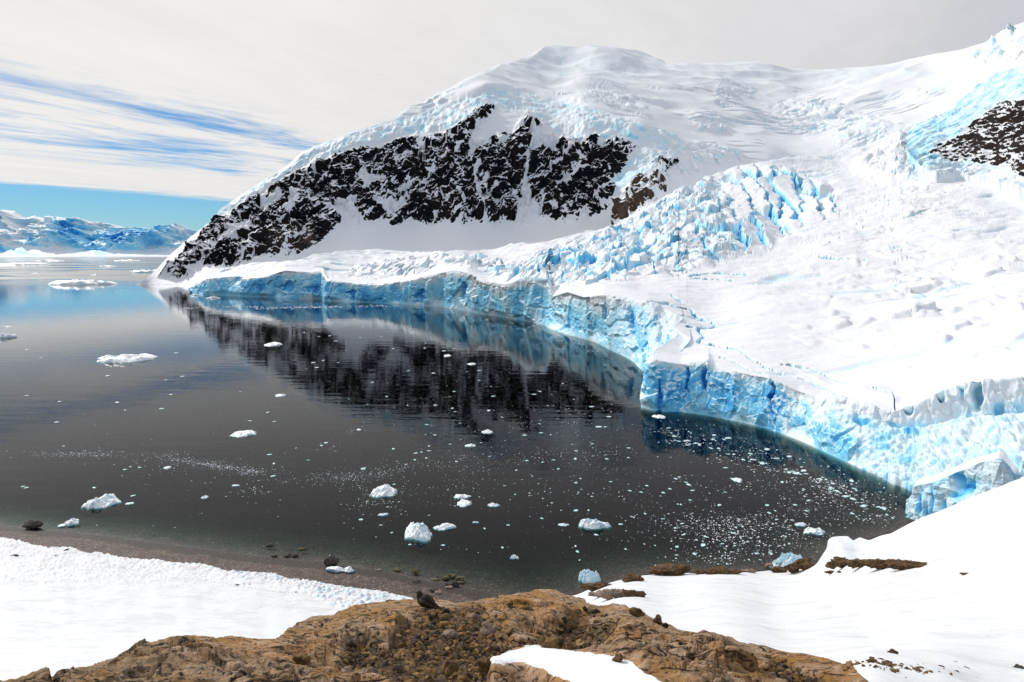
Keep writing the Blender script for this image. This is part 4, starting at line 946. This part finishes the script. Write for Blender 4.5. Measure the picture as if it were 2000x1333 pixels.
# floes one can count, by the area they drift in: (x, y, width in px)
FL = [('small white ice floe drifting on the grey water at the left of the bay', 'floes on the grey water', 34, (30, 660), (640, 1010), (4, 8)),
      ('small white ice floe in the dark mirrored cliff in mid bay', 'floes in the dark reflection', 62, (600, 1240), (640, 900), (4, 9)),
      ('flat white ice floe in the dark strip of water under the near glacier front', 'floes under the near glacier front', 70, None, None, (5, 11)),
      ('small white ice floe on the brownish water left of the headland', 'floes off the headland', 74, (1120, 1620), (930, 1095), (4, 9)),
      ('small white ice floe in the near water above the rocks', 'floes in the near water', 34, (700, 1130), (880, 1075), (4, 8))]
variants = []
for k in range(8):
    V, F = berg_vf(900 + k, 1, .75 + .1 * (k % 3), .22, 1 + k % 3, 28, 9, .3 * (k % 2), .4); variants.append(raw_mesh('ice_floe', V, F)); variants[-1].materials.append(M_BERG)
for lab, grp, n, xr, yr, wr in FL:
    got = 0
    while got < n:
        if xr: a, b = r.uniform(*xr), r.uniform(*yr)
        else: a, b = along([(1285, 842), (1400, 874), (1500, 903), (1600, 940), (1700, 985), (1750, 1005)], 1, 14, r); a, b = a[0], b[0]
        if xr and xr[0] == 600 and b < 640 + (a - 600) * .12: continue
        if not clear(np.array([a]), np.array([b]))[0]: continue
        s = mscale(a, b); w = r.uniform(*wr) * s * (1 if r.random() < .8 else 1.3)
        o = bpy.data.objects.new('ice_floe', variants[r.integers(8)]); COL.objects.link(o)
        q = atZ(a, b); o.location = (q[0], q[1], 0); o.scale = (w, w * r.uniform(.5, .95), w * r.uniform(.3, .7)); o.rotation_euler[2] = r.uniform(0, 6.28)
        o['label'] = lab; o['category'] = 'ice floe'; o['group'] = grp; got += 1
# crushed ice too fine to count
bx_, by_, bs_ = [], [], []
def add_brash(x, y, lo, hi, pw=2.5):
    m_ = clear(x, y) & (fbm(atZ(x, y) / np.array([26, 15, 1.]) + 3, 3) > r.uniform(-.55, .25, len(x))); x, y = x[m_], y[m_]
    bx_.append(x); by_.append(y); lo, hi = lo * 1.9 + .04, hi * 1.75; bs_.append(lo + (hi - lo) * r.random(len(x)) ** (pw * 1.7))
for pts, n, spd, lo, hi in (([(-10, 891), (180, 886), (330, 893), (430, 911), (510, 925)], 1500, 3.2, .10, .42), ([(330, 893), (430, 912), (520, 926), (650, 934), (760, 928)], 1500, 8, .08, .34),
                        ([(740, 928), (830, 915), (900, 905), (980, 898)], 500, 9, .08, .35), ([(640, 880), (700, 835), (760, 800), (900, 770)], 350, 7, .08, .4),
                        ([(900, 905), (1060, 888), (1250, 880)], 350, 8, .1, .45), ([(1285, 842), (1400, 874), (1500, 903), (1600, 940), (1700, 985), (1755, 1010)], 1500, 17, .12, .7),
                        ([(360, 603), (460, 599), (560, 601)], 260, .7, .5, 2.2), ([(500, 603), (640, 600), (760, 597)], 500, 1.3, .5, 2.4), ([(900, 640), (1130, 641)], 160, 3, .2, .8),
                        ([(-10, 508), (130, 506), (330, 508)], 110, 2.5, 2, 7), ([(0, 530), (200, 536)], 40, 8, 1, 3), ([(1200, 790), (1000, 830)], 200, 22, .12, .6)):
    a, b = along(pts, n, spd, r); add_brash(a, b, lo, hi)
for cx, cy, sx, sy, n, lo, hi in ((735, 962, 34, 24, 520, .08, .45), (1440, 1050, 70, 34, 1500, .10, .52), (1400, 1000, 130, 42, 1300, .08, .45), (1600, 1000, 90, 30, 700, .1, .5), (500, 960, 26, 12, 60, .15, .5),
                                  (860, 930, 60, 30, 300, .1, .4), (1120, 910, 120, 45, 420, .1, .5), (1050, 780, 170, 70, 420, .12, .6), (1600, 940, 40, 18, 250, .15, .8), (330, 915, 50, 14, 90, .1, .5)):
    add_brash(r.normal(cx, sx, n), r.normal(cy, sy, n), lo, hi)
add_brash(r.uniform(0, 1700, 1500), r.uniform(600, 1090, 1500), .08, .4, 3)
bx_, by_, bs_ = map(np.concatenate, (bx_, by_, bs_)); Q = atZ(bx_, by_); n = len(bx_)
th_ = r.uniform(0, 6.28, n)[:, None] + np.arange(5) * 1.2566 + r.uniform(-.35, .35, (n, 5)); rr = bs_[:, None] * r.uniform(.6, 1.2, (n, 5)) * .5
asp = r.uniform(.5, 1, n)[:, None]
ring = np.stack([Q[:, :1] + rr * np.cos(th_), Q[:, 1:2] + rr * asp * np.sin(th_), np.full((n, 5), -.03)], -1); ring2 = ring * 1; ring2[..., 2] = .02 + bs_[:, None] * .10
ring2[..., :2] = Q[:, None, :2] + (ring[..., :2] - Q[:, None, :2]) * .82
cen = np.concatenate([Q[:, :2], (.03 + bs_ * .22)[:, None]], 1)[:, None]
V = np.concatenate([ring, ring2, cen], 1).reshape(-1, 3); base = (np.arange(n) * 11)[:, None]
tri = []
for k in range(5):
    k2 = (k + 1) % 5; tri += [base + np.array([k, k2, 5 + k2]), base + np.array([k, 5 + k2, 5 + k]), base + np.array([5 + k, 5 + k2, 10])]
link('brash_ice', raw_mesh('brash_ice', V, np.concatenate(tri), smooth=False), M_BRASH, kind='stuff', label='crushed ice specks strewn in streaks over the bay', cat='brash ice')

# ---------------------------------------------------------------- stones of the shore, counted ones first
def shore_rock(x0, x1, yt, yb, h, material, seed, lab, name='boulder', cat='boulder', grp=None, sub=4, lo=.6, on=None, sink=.25, rz=0, rough=.05, broken=.5):
    cx = (x0 + x1) / 2; q = ground(cx, yb) if on is None else on(cx, yb); s = float(np.linalg.norm(q - np.array([0, 0, HC]))) / FPX
    dep = math.asin((HC - q[2]) / (s * FPX)); w = (x1 - x0) * s; need = (yb - yt) * s
    h = min(h, need / math.cos(dep) * .9); d = max((need - h * math.cos(dep)) / math.sin(dep), .45 * w)
    return put_chunk(name, q + np.array([0, d * .42, 0]), (w * 1.12, d * 1.1, h * 1.35), material, seed, sub, label=lab, cat=cat, group=grp, lo=lo, sink=sink, rz=rz, rough=rough, broken=broken)
shore_rock(41, 69, 1018, 1036, 2.6, M_GREY, 5, 'big dark grey boulder on the waterline at far left', rough=.05, lo=.45)
shore_rock(636, 658, 1089, 1106, 2.4, M_GREY, 9, 'grey pointed boulder at the water edge above two ice blocks')
shore_rock(640, 671, 1105, 1119, 1.3, M_BERG, 12, 'larger of two white ice blocks lying on the gravel', 'ice_block', 'ice block')
shore_rock(672, 689, 1106, 1119, 1.3, M_BERG, 22, 'smaller of two white ice blocks lying on the gravel', 'ice_block', 'ice block')
shore_rock(803, 818, 1112, 1121, 1.1, M_TAN, 15, 'single round tan rock standing in the shallows left of the rock cluster')
shore_rock(865, 876, 1124, 1133, .9, M_TAN, 17, 'left tan rock of the waterline cluster')
shore_rock(874, 890, 1120, 1130, 1.0, M_TAN, 18, 'broad topped tan rock farthest out in the waterline cluster')
shore_rock(893, 907, 1125, 1135, 1.1, M_TAN, 19, 'square tan rock at the right of the waterline cluster')
shore_rock(873, 896, 1133, 1146, 1.2, M_GREY, 21, 'flat grey boulder nearest the beach in the waterline cluster')
shore_rock(892, 904, 1135, 1140, .4, M_TAN, 24, 'low tan slab touching the flat grey boulder')
shore_rock(807, 821, 1132, 1139, .6, M_GREY, 26, 'thin grey slab lying alone on the gravel')
shore_rock(848, 862, 1152, 1161, .7, M_PINK, 28, 'pink stone half buried at the snow edge')
shore_rock(838, 852, 1148, 1157, .7, M_GREY, 29, 'grey stone beside the pink one at the snow edge')
shore_rock(870, 882, 1143, 1150, .5, M_PINK, 31, 'small pale stone on gravel below the grey boulder')
shore_rock(520, 533, 1062, 1068, .6, M_GREY, 33, 'low black rock awash left of the tan shoal rock')
shore_rock(583, 596, 1069, 1075, .6, M_TAN, 34, 'tan rock awash in the shallows above the beach')
shore_rock(553, 566, 1081, 1088, .6, M_GREY, 35, 'dark shoal rock at the water edge, left of two')
shore_rock(567, 580, 1080, 1087, .6, M_GREY, 36, 'dark shoal rock at the water edge, right of two')
shore_rock(530, 541, 1083, 1088, .5, M_TAN, 38, 'small tan shoal rock left of the two dark ones')
shore_rock(770, 781, 1110, 1116, .4, M_TAN, 39, 'low tan slab at the tide line')
shore_rock(736, 746, 1111, 1115, .3, M_PINK, 41, 'tiny pale stone on the tide line left of the tan slab')
shore_rock(845, 857, 1129, 1134, .3, M_TAN, 44, 'pale flat stone at the tide line left of the cluster')
def scatter_mesh(name, pts, sizes, mats, sub, seed, flat=(.5, 1), **kw):
    V0, F0 = ICO[sub]; r_ = np.random.default_rng(seed); Vs, Fs = [], []; vars_ = [chunk_vf(seed * 50 + k, sub, 7, rough=.02, lo=.38)[0] for k in range(14)]
    nV = len(V0)
    for i, (q, s) in enumerate(zip(pts, sizes)):
        a, b, c = r_.uniform(0, 6.28), r_.normal(0, .4), r_.normal(0, .4)
        ca, sa, cb, sb, cc, sc = math.cos(a), math.sin(a), math.cos(b), math.sin(b), math.cos(c), math.sin(c)
        M = np.array([[ca, -sa, 0], [sa, ca, 0], [0, 0, 1]]) @ np.array([[1, 0, 0], [0, cb, -sb], [0, sb, cb]]) @ np.array([[cc, 0, sc], [0, 1, 0], [-sc, 0, cc]])
        Vs.append((vars_[i % 14] * (s / 2 * np.array([1, r_.uniform(.6, 1), r_.uniform(*flat)]))) @ M.T + q); Fs.append(F0 + i * nV)
    return link(name, raw_mesh(name, np.concatenate(Vs), np.concatenate(Fs), smooth=False), mats, **kw)
# stones under the shallow water, small stones of the beach, chips of ice on the snow edge
def ground_pts(x, y):
    q = atZ(x, y)
    for _ in range(7):
        h, _d = shore_h(q[:, 0], q[:, 1]); q = atZ(x, y, h)
    return q
a, b = along([(480, 1070), (640, 1088), (760, 1100), (860, 1112), (960, 1132), (1060, 1140), (1180, 1120)], 900, 15, r); m_ = sdf(a, b, WATER) > 0
q = ground_pts(a[m_], b[m_]); scatter_mesh('seabed_stones', q, r.uniform(.3, 1.0, len(q)) ** 1.2 * 1.3, M_TAN, 2, 61, (.2, .5), kind='stuff', label='drowned stones showing through the shallow water', cat='stones')
a = r.uniform(0, 960, 900); b = pl(a, SHORE) + 2 + r.random(900) * 16; q = ground_pts(a, b)
scatter_mesh('beach_stones', q, .12 + .35 * r.random(900) ** 4, M_PINK, 1, 62, (.4, .8), kind='stuff', label='small pale stones strewn over the gravel beach', cat='stones')
a, b = along([(470, 1118), (560, 1127), (640, 1148), (720, 1160), (800, 1180)], 900, 10, r); b = np.maximum(b, pl(a, SE) + 1); e_ = np.argsort(a); zz = np.zeros(900)
zz[e_] = [snow_z(xx, yy) for xx, yy in zip(a[e_], b[e_])]
scatter_mesh('ice_rubble', atZ(a, b, zz + .12), .18 + .75 * r.random(900) ** 3, M_BERG, 2, 63, (.5, .9), kind='stuff', label='broken bluish ice washed up along the snow edge', cat='ice rubble')

# ---------------------------------------------------------------- rocks of the right headland
def on_head(x, y): return atD(x, y, float(DH(x, y)))
HR = [(1152, 1186, 1156, 1168, .7, M_PINK, 'low pinkish rock poking from snow behind the near outcrop, left of three'), (1174, 1224, 1152, 1170, 1.2, M_PINK, 'broad pinkish rock back in the snow, middle of three'),
      (1218, 1257, 1153, 1167, 1.1, M_BROWN, 'darker wedge rock in the snow, right of three'), (1140, 1196, 1139, 1152, 1.2, M_BROWN, 'brown rock ledge at the snow rim beside the tall blue berg'),
      (1222, 1262, 1124, 1137, 1.2, M_BROWN, 'brown rim rock where the snow slope turns upward'), (1274, 1355, 1114, 1126, 1.6, M_BROWN, 'long ochre rock along the snow rim above the water'),
      (1352, 1382, 1115, 1122, .8, M_BROWN, 'small brown rim rock, next right of the long ochre one'), (1368, 1420, 1115, 1122, .9, M_BROWN, 'low brown rim rock in the middle of the snow rim'),
      (1418, 1454, 1115, 1122, .9, M_BROWN, 'low brown rim rock, last before the bare snow'), (1454, 1478, 1112, 1119, .8, M_PINK, 'pale rim rock alone on the snow edge'),
      (1510, 1556, 1100, 1112, 1.6, M_PINK, 'flat reddish rock lying before the grounded blue berg'), (1506, 1540, 1109, 1119, .9, M_BROWN, 'thin brown rock below the reddish one'),
      (1535, 1592, 1097, 1117, 2.4, M_BROWN, 'dark brown peaked rock just left of the snow shoulder'), (1616, 1668, 1097, 1110, 1.6, M_BROWN, 'brown rock at the left end of the long rock band'),
      (1655, 1712, 1101, 1109, 1.0, M_BROWN, 'low brown rock second from left in the long band'), (1700, 1762, 1099, 1110, 1.3, M_BROWN, 'brown rock in the middle of the long band'),
      (1750, 1812, 1102, 1111, .9, M_BROWN, 'tapering brown rock at the right end of the long band'), (1612, 1630, 1115, 1120, .3, M_BROWN, 'tiny brown rock just under the long band, left one'),
      (1636, 1643, 1116, 1119, .2, M_BROWN, 'tiniest brown rock just under the long band, right one'), (1878, 1894, 1120, 1123, .2, M_BROWN, 'tiny rock chip alone in the snow at far right'),
      (1732, 1752, 1275, 1288, .3, M_BROWN, 'square dark brown rock standing on the rubble strip'), (1973, 1998, 1305, 1316, .3, M_GREY, 'single rounded dark stone at lower right'), (1964, 1975, 1308, 1313, .1, M_GREY, 'small dark chip beside the rounded stone at lower right')]
for k, (x0, x1, yt, yb, h, mm, lab) in enumerate(HR):
    shore_rock(x0, x1, yt, yb, h, mm, 300 + k * 3, lab, 'rock', 'rock', 'rocks poking out of the headland snow', on=on_head, lo=.42, sink=.30, rough=.12, sub=5, broken=1.2)
a, b = along([(1655, 1293), (1730, 1295), (1800, 1300), (1870, 1300), (1905, 1306)], 800, 7, r); tp = np.interp(a, [1640, 1740, 1900], [1283, 1285, 1301]); b = np.maximum(b, tp)
q = np.array([on_head(x_, y_) for x_, y_ in zip(a, b)]); q[:, 2] += .02
scatter_mesh('rubble_strip', q, .06 + .26 * r.random(len(q)) ** 2.5, M_BROWN, 2, 66, (.5, .9), kind='stuff', label='strip of brown rock rubble lying on the snow at right', cat='rubble')
# ---------------------------------------------------------------- loose stones on the outcrop
RV = ROCKP.reshape(-1, 3); ru = (np.maximum(rub, rubR) * (1 - snow)).ravel(); pxr, pyr = PX_R.ravel(), PY_R.ravel()
cand = np.where((ru > .4) & (pyr < 1350) & (pxr > 0))[0]
n1_ = 5200; ids = r.choice(cand, n1_); sz = .03 + .19 * r.random(n1_) ** 3.2
half = n1_ // 2
scatter_mesh('ochre_rubble', RV[ids[:half]] + np.array([0, 0, .01]), sz[:half], M_OCHRE, 2, 70, (.5, .95), kind='stuff', label='heaped ochre stones filling the hollow of the near rock', cat='rubble')
scatter_mesh('grey_rubble', RV[ids[half:]] + np.array([0, 0, .01]), sz[half:], M_DARKST, 2, 71, (.5, .95), kind='stuff', label='dark brown stones filling the hollow of the near rock', cat='rubble')
cand2 = np.where((ru < .2) & (snow.ravel() < .1) & (pyr < 1350) & (pxr > 0) & (pxr < 1690))[0]; ids2 = r.choice(cand2, 1100)
scatter_mesh('rock_chips', RV[ids2], .02 + .07 * r.random(1100) ** 3, M_PINK, 1, 72, (.5, .9), kind='stuff', label='small stone chips on the near rock', cat='rock chips')
def on_rock(x, y):
    i = np.argmin((pxr - x) ** 2 + (pyr - y) ** 2); return RV[i]
LS = [(1062, 1100, 1250, 1272, M_OCHRE, 'mustard yellow block at the edge of the near snow patch'), (1052, 1066, 1256, 1272, M_OCHRE, 'small ochre block left of the mustard one'), (938, 962, 1262, 1300, M_OCHRE, 'upright split orange block at the left tip of the near snow patch'),
      (955, 985, 1240, 1268, M_PINK, 'pinkish leaning block above the tip of the snow patch'), (811, 831, 1213, 1232, M_OCHRE, 'ochre block below the bird'), (862, 896, 1258, 1282, M_OCHRE, 'yellow wedge stone in the middle of the rubble'),
      (1270, 1296, 1202, 1218, M_BROWN, 'dark pointed block on the right skyline of the near rock'), (1292, 1304, 1214, 1224, M_BROWN, 'smaller dark block right of the pointed one'), (1232, 1252, 1192, 1206, M_BROWN, 'rounded brown block where rock meets snow'),
      (1366, 1382, 1224, 1232, M_PINK, 'flat stone sitting on the right shoulder of the rock'), (1494, 1516, 1266, 1280, M_OCHRE, 'pale ochre block in the right hand gully'), (1500, 1520, 1282, 1306, M_PINK, 'tilted slab below the pale ochre block'), (1196, 1214, 1290, 1306, M_OCHRE, 'ochre stone under the snow patch rim'),
      (700, 732, 1272, 1300, M_PINK, 'rough pale boulder with a dark hollow at lower left of the rubble'), (660, 684, 1272, 1292, M_PINK, 'squat pale block left of the hollow boulder'), (920, 940, 1180, 1192, M_PINK, 'pale stone near the skyline right of the bird'), (870, 900, 1205, 1220, M_PINK, 'long pale stone right below the bird'),
      (760, 800, 1300, 1325, M_PINK, 'grey white boulder near the bottom edge of the picture'), (575, 600, 1258, 1276, M_OCHRE, 'rusty orange stone on the left flank of the rock'), (1020, 1042, 1168, 1182, M_OCHRE, 'ochre stone left of the highest hump'), (940, 975, 1195, 1212, M_PINK, 'round pale stone among rubble left of the highest hump'),
      (905, 930, 1290, 1312, M_OCHRE, 'mustard stone in the lower rubble'), (800, 826, 1280, 1300, M_OCHRE, 'brown yellow stone in the lower left rubble'), (1130, 1160, 1205, 1222, M_BROWN, 'brown stone under the hump on its right side'), (850, 872, 1312, 1330, M_OCHRE, 'orange stone cut by the bottom of the picture')]
for k, (x0, x1, yt, yb, mm, lab) in enumerate(LS):
    q = on_rock((x0 + x1) / 2, yb - 2); s = float(np.linalg.norm(q - np.array([0, 0, HC]))) / FPX; w = (x1 - x0) * s; h = (yb - yt) * s
    put_chunk('stone', q, (w * 1.1, w * .8, h * 1.15), mm, 500 + k, 4, label=lab, cat='stone', group='loose stones on the near rock', sink=.22, rough=.04, planes=8, lo=.42, broken=.6, rz=r.uniform(-.5, .5))

# ---------------------------------------------------------------- animals
def lathe(spine, rad, nseg=20, squash=1.0, up=Vector((0, 0, 1))):
    """smooth body around a bent spine"""
    S_ = np.array(spine, float); n0 = len(S_); u = np.linspace(0, n0 - 1, (n0 - 1) * 5 + 1)
    S2 = np.stack([np.interp(u, range(n0), S_[:, k]) for k in range(3)], -1); S2 = blur(S2, 3, 0); S2[0] = S_[0]; S2[-1] = S_[-1]
    r2 = blur(np.interp(u, range(n0), rad), 2, 0); r2[0] = rad[0]; r2[-1] = rad[-1]
    T = np.gradient(S2, axis=0); T /= np.linalg.norm(T, axis=1)[:, None] + 1e-9
    U = np.array(up) - T * (T @ np.array(up))[:, None]; U /= np.linalg.norm(U, axis=1)[:, None] + 1e-9; B = np.cross(T, U)
    a = np.linspace(0, 2 * math.pi, nseg, endpoint=False)
    V = S2[:, None] + r2[:, None, None] * (np.cos(a)[None, :, None] * B[:, None] + squash * np.sin(a)[None, :, None] * U[:, None])
    i = np.arange(len(S2) * nseg).reshape(-1, nseg); j = np.roll(i, -1, 1); F = [tuple(f) for f in np.stack([i[:-1], j[:-1], j[1:], i[1:]], -1).reshape(-1, 4)]
    F += [tuple(i[0][::-1]), tuple(i[-1])]
    return V.reshape(-1, 3), F
def join_pydata(name, parts, material, parent=None, **kw):
    me = bpy.data.meshes.new(name); V, F, o_ = [], [], 0
    for v, f in parts: V += [tuple(q) for q in v]; F += [tuple(int(i) + o_ for i in g) for g in f]; o_ += len(v)
    me.from_pydata(V, [], F); me.update(); me.polygons.foreach_set('use_smooth', [True] * len(F))
    return link(name, me, material, parent=parent, **kw)
def fur(name, a, b, sc):
    m, N = mat(name); tc = N.new('ShaderNodeTexCoord').outputs['Object']; n_ = N.noise(tc, sc, 5, .65)
    bs = N.new('ShaderNodeBsdfPrincipled', {'Base Color': N.mix(N.ss(n_, .42, .66), a, b), 'Roughness': .6, 'Normal': bump(N, n_, .01, .6)}); bs.inputs['Specular IOR Level'].default_value = .2
    out(N, bs); return m
M_PLUM = fur('brown_plumage', (.012, .009, .007), (.045, .03, .018), 34); M_NAPE = fur('nape_plumage', (.05, .03, .015), (.13, .08, .035), 50); M_LEG = fur('black_horn', (.008, .008, .008), (.02, .02, .02), 30); M_SEAL = fur('seal_fur', (.035, .03, .03), (.10, .09, .085), 4)
# the skua standing on the skyline rock: looks left, tail towards the right
bq_ = on_rock(831, 1189); s_b = float(np.linalg.norm(bq_ - np.array([0, 0, HC]))) / FPX; K_ = 39 * s_b / .46
bird = bpy.data.objects.new('skua', None); COL.objects.link(bird); bird.location = bq_; bird.scale = (K_,) * 3; bird.rotation_euler = (0, 0, R(-18))
bird['label'] = 'dark brown seabird standing on the rock skyline, head up, seen from behind'; bird['category'] = 'bird'
Lb = lathe([(.235, .05, .115), (.16, .03, .15), (.08, .01, .19), (0, 0, .225), (-.07, 0, .27), (-.115, 0, .32), (-.128, .0, .365), (-.150, .0, .392), (-.172, 0, .392)], [.012, .055, .105, .135, .122, .078, .058, .050, .016], 28, 1.05)
join_pydata('body', [Lb], M_PLUM, bird)
join_pydata('bill', [lathe([(-.165, 0, .392), (-.195, 0, .389), (-.222, 0, .374)], [.017, .013, .003], 12)], M_LEG, bird)
join_pydata('nape', [lathe([(-.095, 0, .345), (-.118, 0, .385), (-.142, 0, .420), (-.165, 0, .415)], [.045, .047, .026, .006], 18, .8)], M_NAPE, bird)
join_pydata('tail', [lathe([(.19, .035, .145), (.26, .055, .105), (.325, .07, .075)], [.05, .043, .024], 14, .25)], M_PLUM, bird)
for sd_ in (-1, 1):
    join_pydata('wing', [lathe([(-.075, sd_ * .098, .285), (.0, sd_ * .130, .25), (.09, sd_ * .112, .20), (.19, sd_ * .06, .145), (.295, sd_ * .035 + .05, .095)], [.03, .066, .062, .038, .006], 18, 1.0, Vector((0, .0, 1)))], M_PLUM, bird)
    leg = join_pydata('leg', [lathe([(.02, sd_ * .04, .15), (.03, sd_ * .042, .07), (.018, sd_ * .043, .012)], [.016, .009, .008], 10)], M_LEG, bird)
    join_pydata('foot', [lathe([(.018, sd_ * .043, .012), (-.025, sd_ * .043 + dy, .006), (-.055, sd_ * .043 + 1.9 * dy, .003)], [.008, .006, .002], 8, .6) for dy in (-.014, 0, .014)] +
                [([(.012, sd_ * .043, .006), (-.046, sd_ * .043 - .024, .004), (-.050, sd_ * .043, .004), (-.046, sd_ * .043 + .024, .004)], [(0, 1, 2), (0, 2, 3)])], M_LEG, leg)
def seal(px_, py_, L, rz, raised, lab):
    q = atZ(px_, py_, snow_z(px_, py_) + .05); k = L / 2.4
    hz_ = .42 if raised else .20
    b_ = lathe([(-1.2, 0, .10), (-.95, 0, .14), (-.5, 0, .24), (0, 0, .31), (.45, 0, .30), (.75, 0, .27 if not raised else .34), (.98, 0, hz_), (1.14, 0, hz_ + .03), (1.26, 0, hz_ - .01)],
               [.03, .10, .22, .31, .29, .20, .145, .13, .05], 24, .92)
    fl = [lathe([(-1.15, sy * .02, .10), (-1.32, sy * .10, .09), (-1.5, sy * .16, .06)], [.05, .08, .02], 10, .3) for sy in (-1, 1)] + [lathe([(.45, sy * .26, .16), (.36, sy * .42, .08), (.2, sy * .5, .03)], [.06, .085, .02], 10, .35) for sy in (-1, 1)]
    o = bpy.data.objects.new('seal', None); COL.objects.link(o); o.location = q; o.rotation_euler = (0, 0, rz); o.scale = (k,) * 3
    o['label'] = lab; o['category'] = 'seal'; o['group'] = 'seals resting on the lower snowfield'
    join_pydata('body', [b_] + fl[:0], M_SEAL, o)
    for f_ in fl: join_pydata('flipper', [f_], M_SEAL, o)
seal(28, 1087, 2.6, R(8), False, 'dark seal stretched flat on the snow at far left')
seal(130, 1075, 1.7, R(25), True, 'small dark seal with raised head near the snow edge')
seal(108, 1086, 1.2, R(30), False, 'little grey seal lying left of the one with raised head')
seal(463, 1143, 1.3, R(10), False, 'small dark seal on the snow beside the footprint trail, right most one')
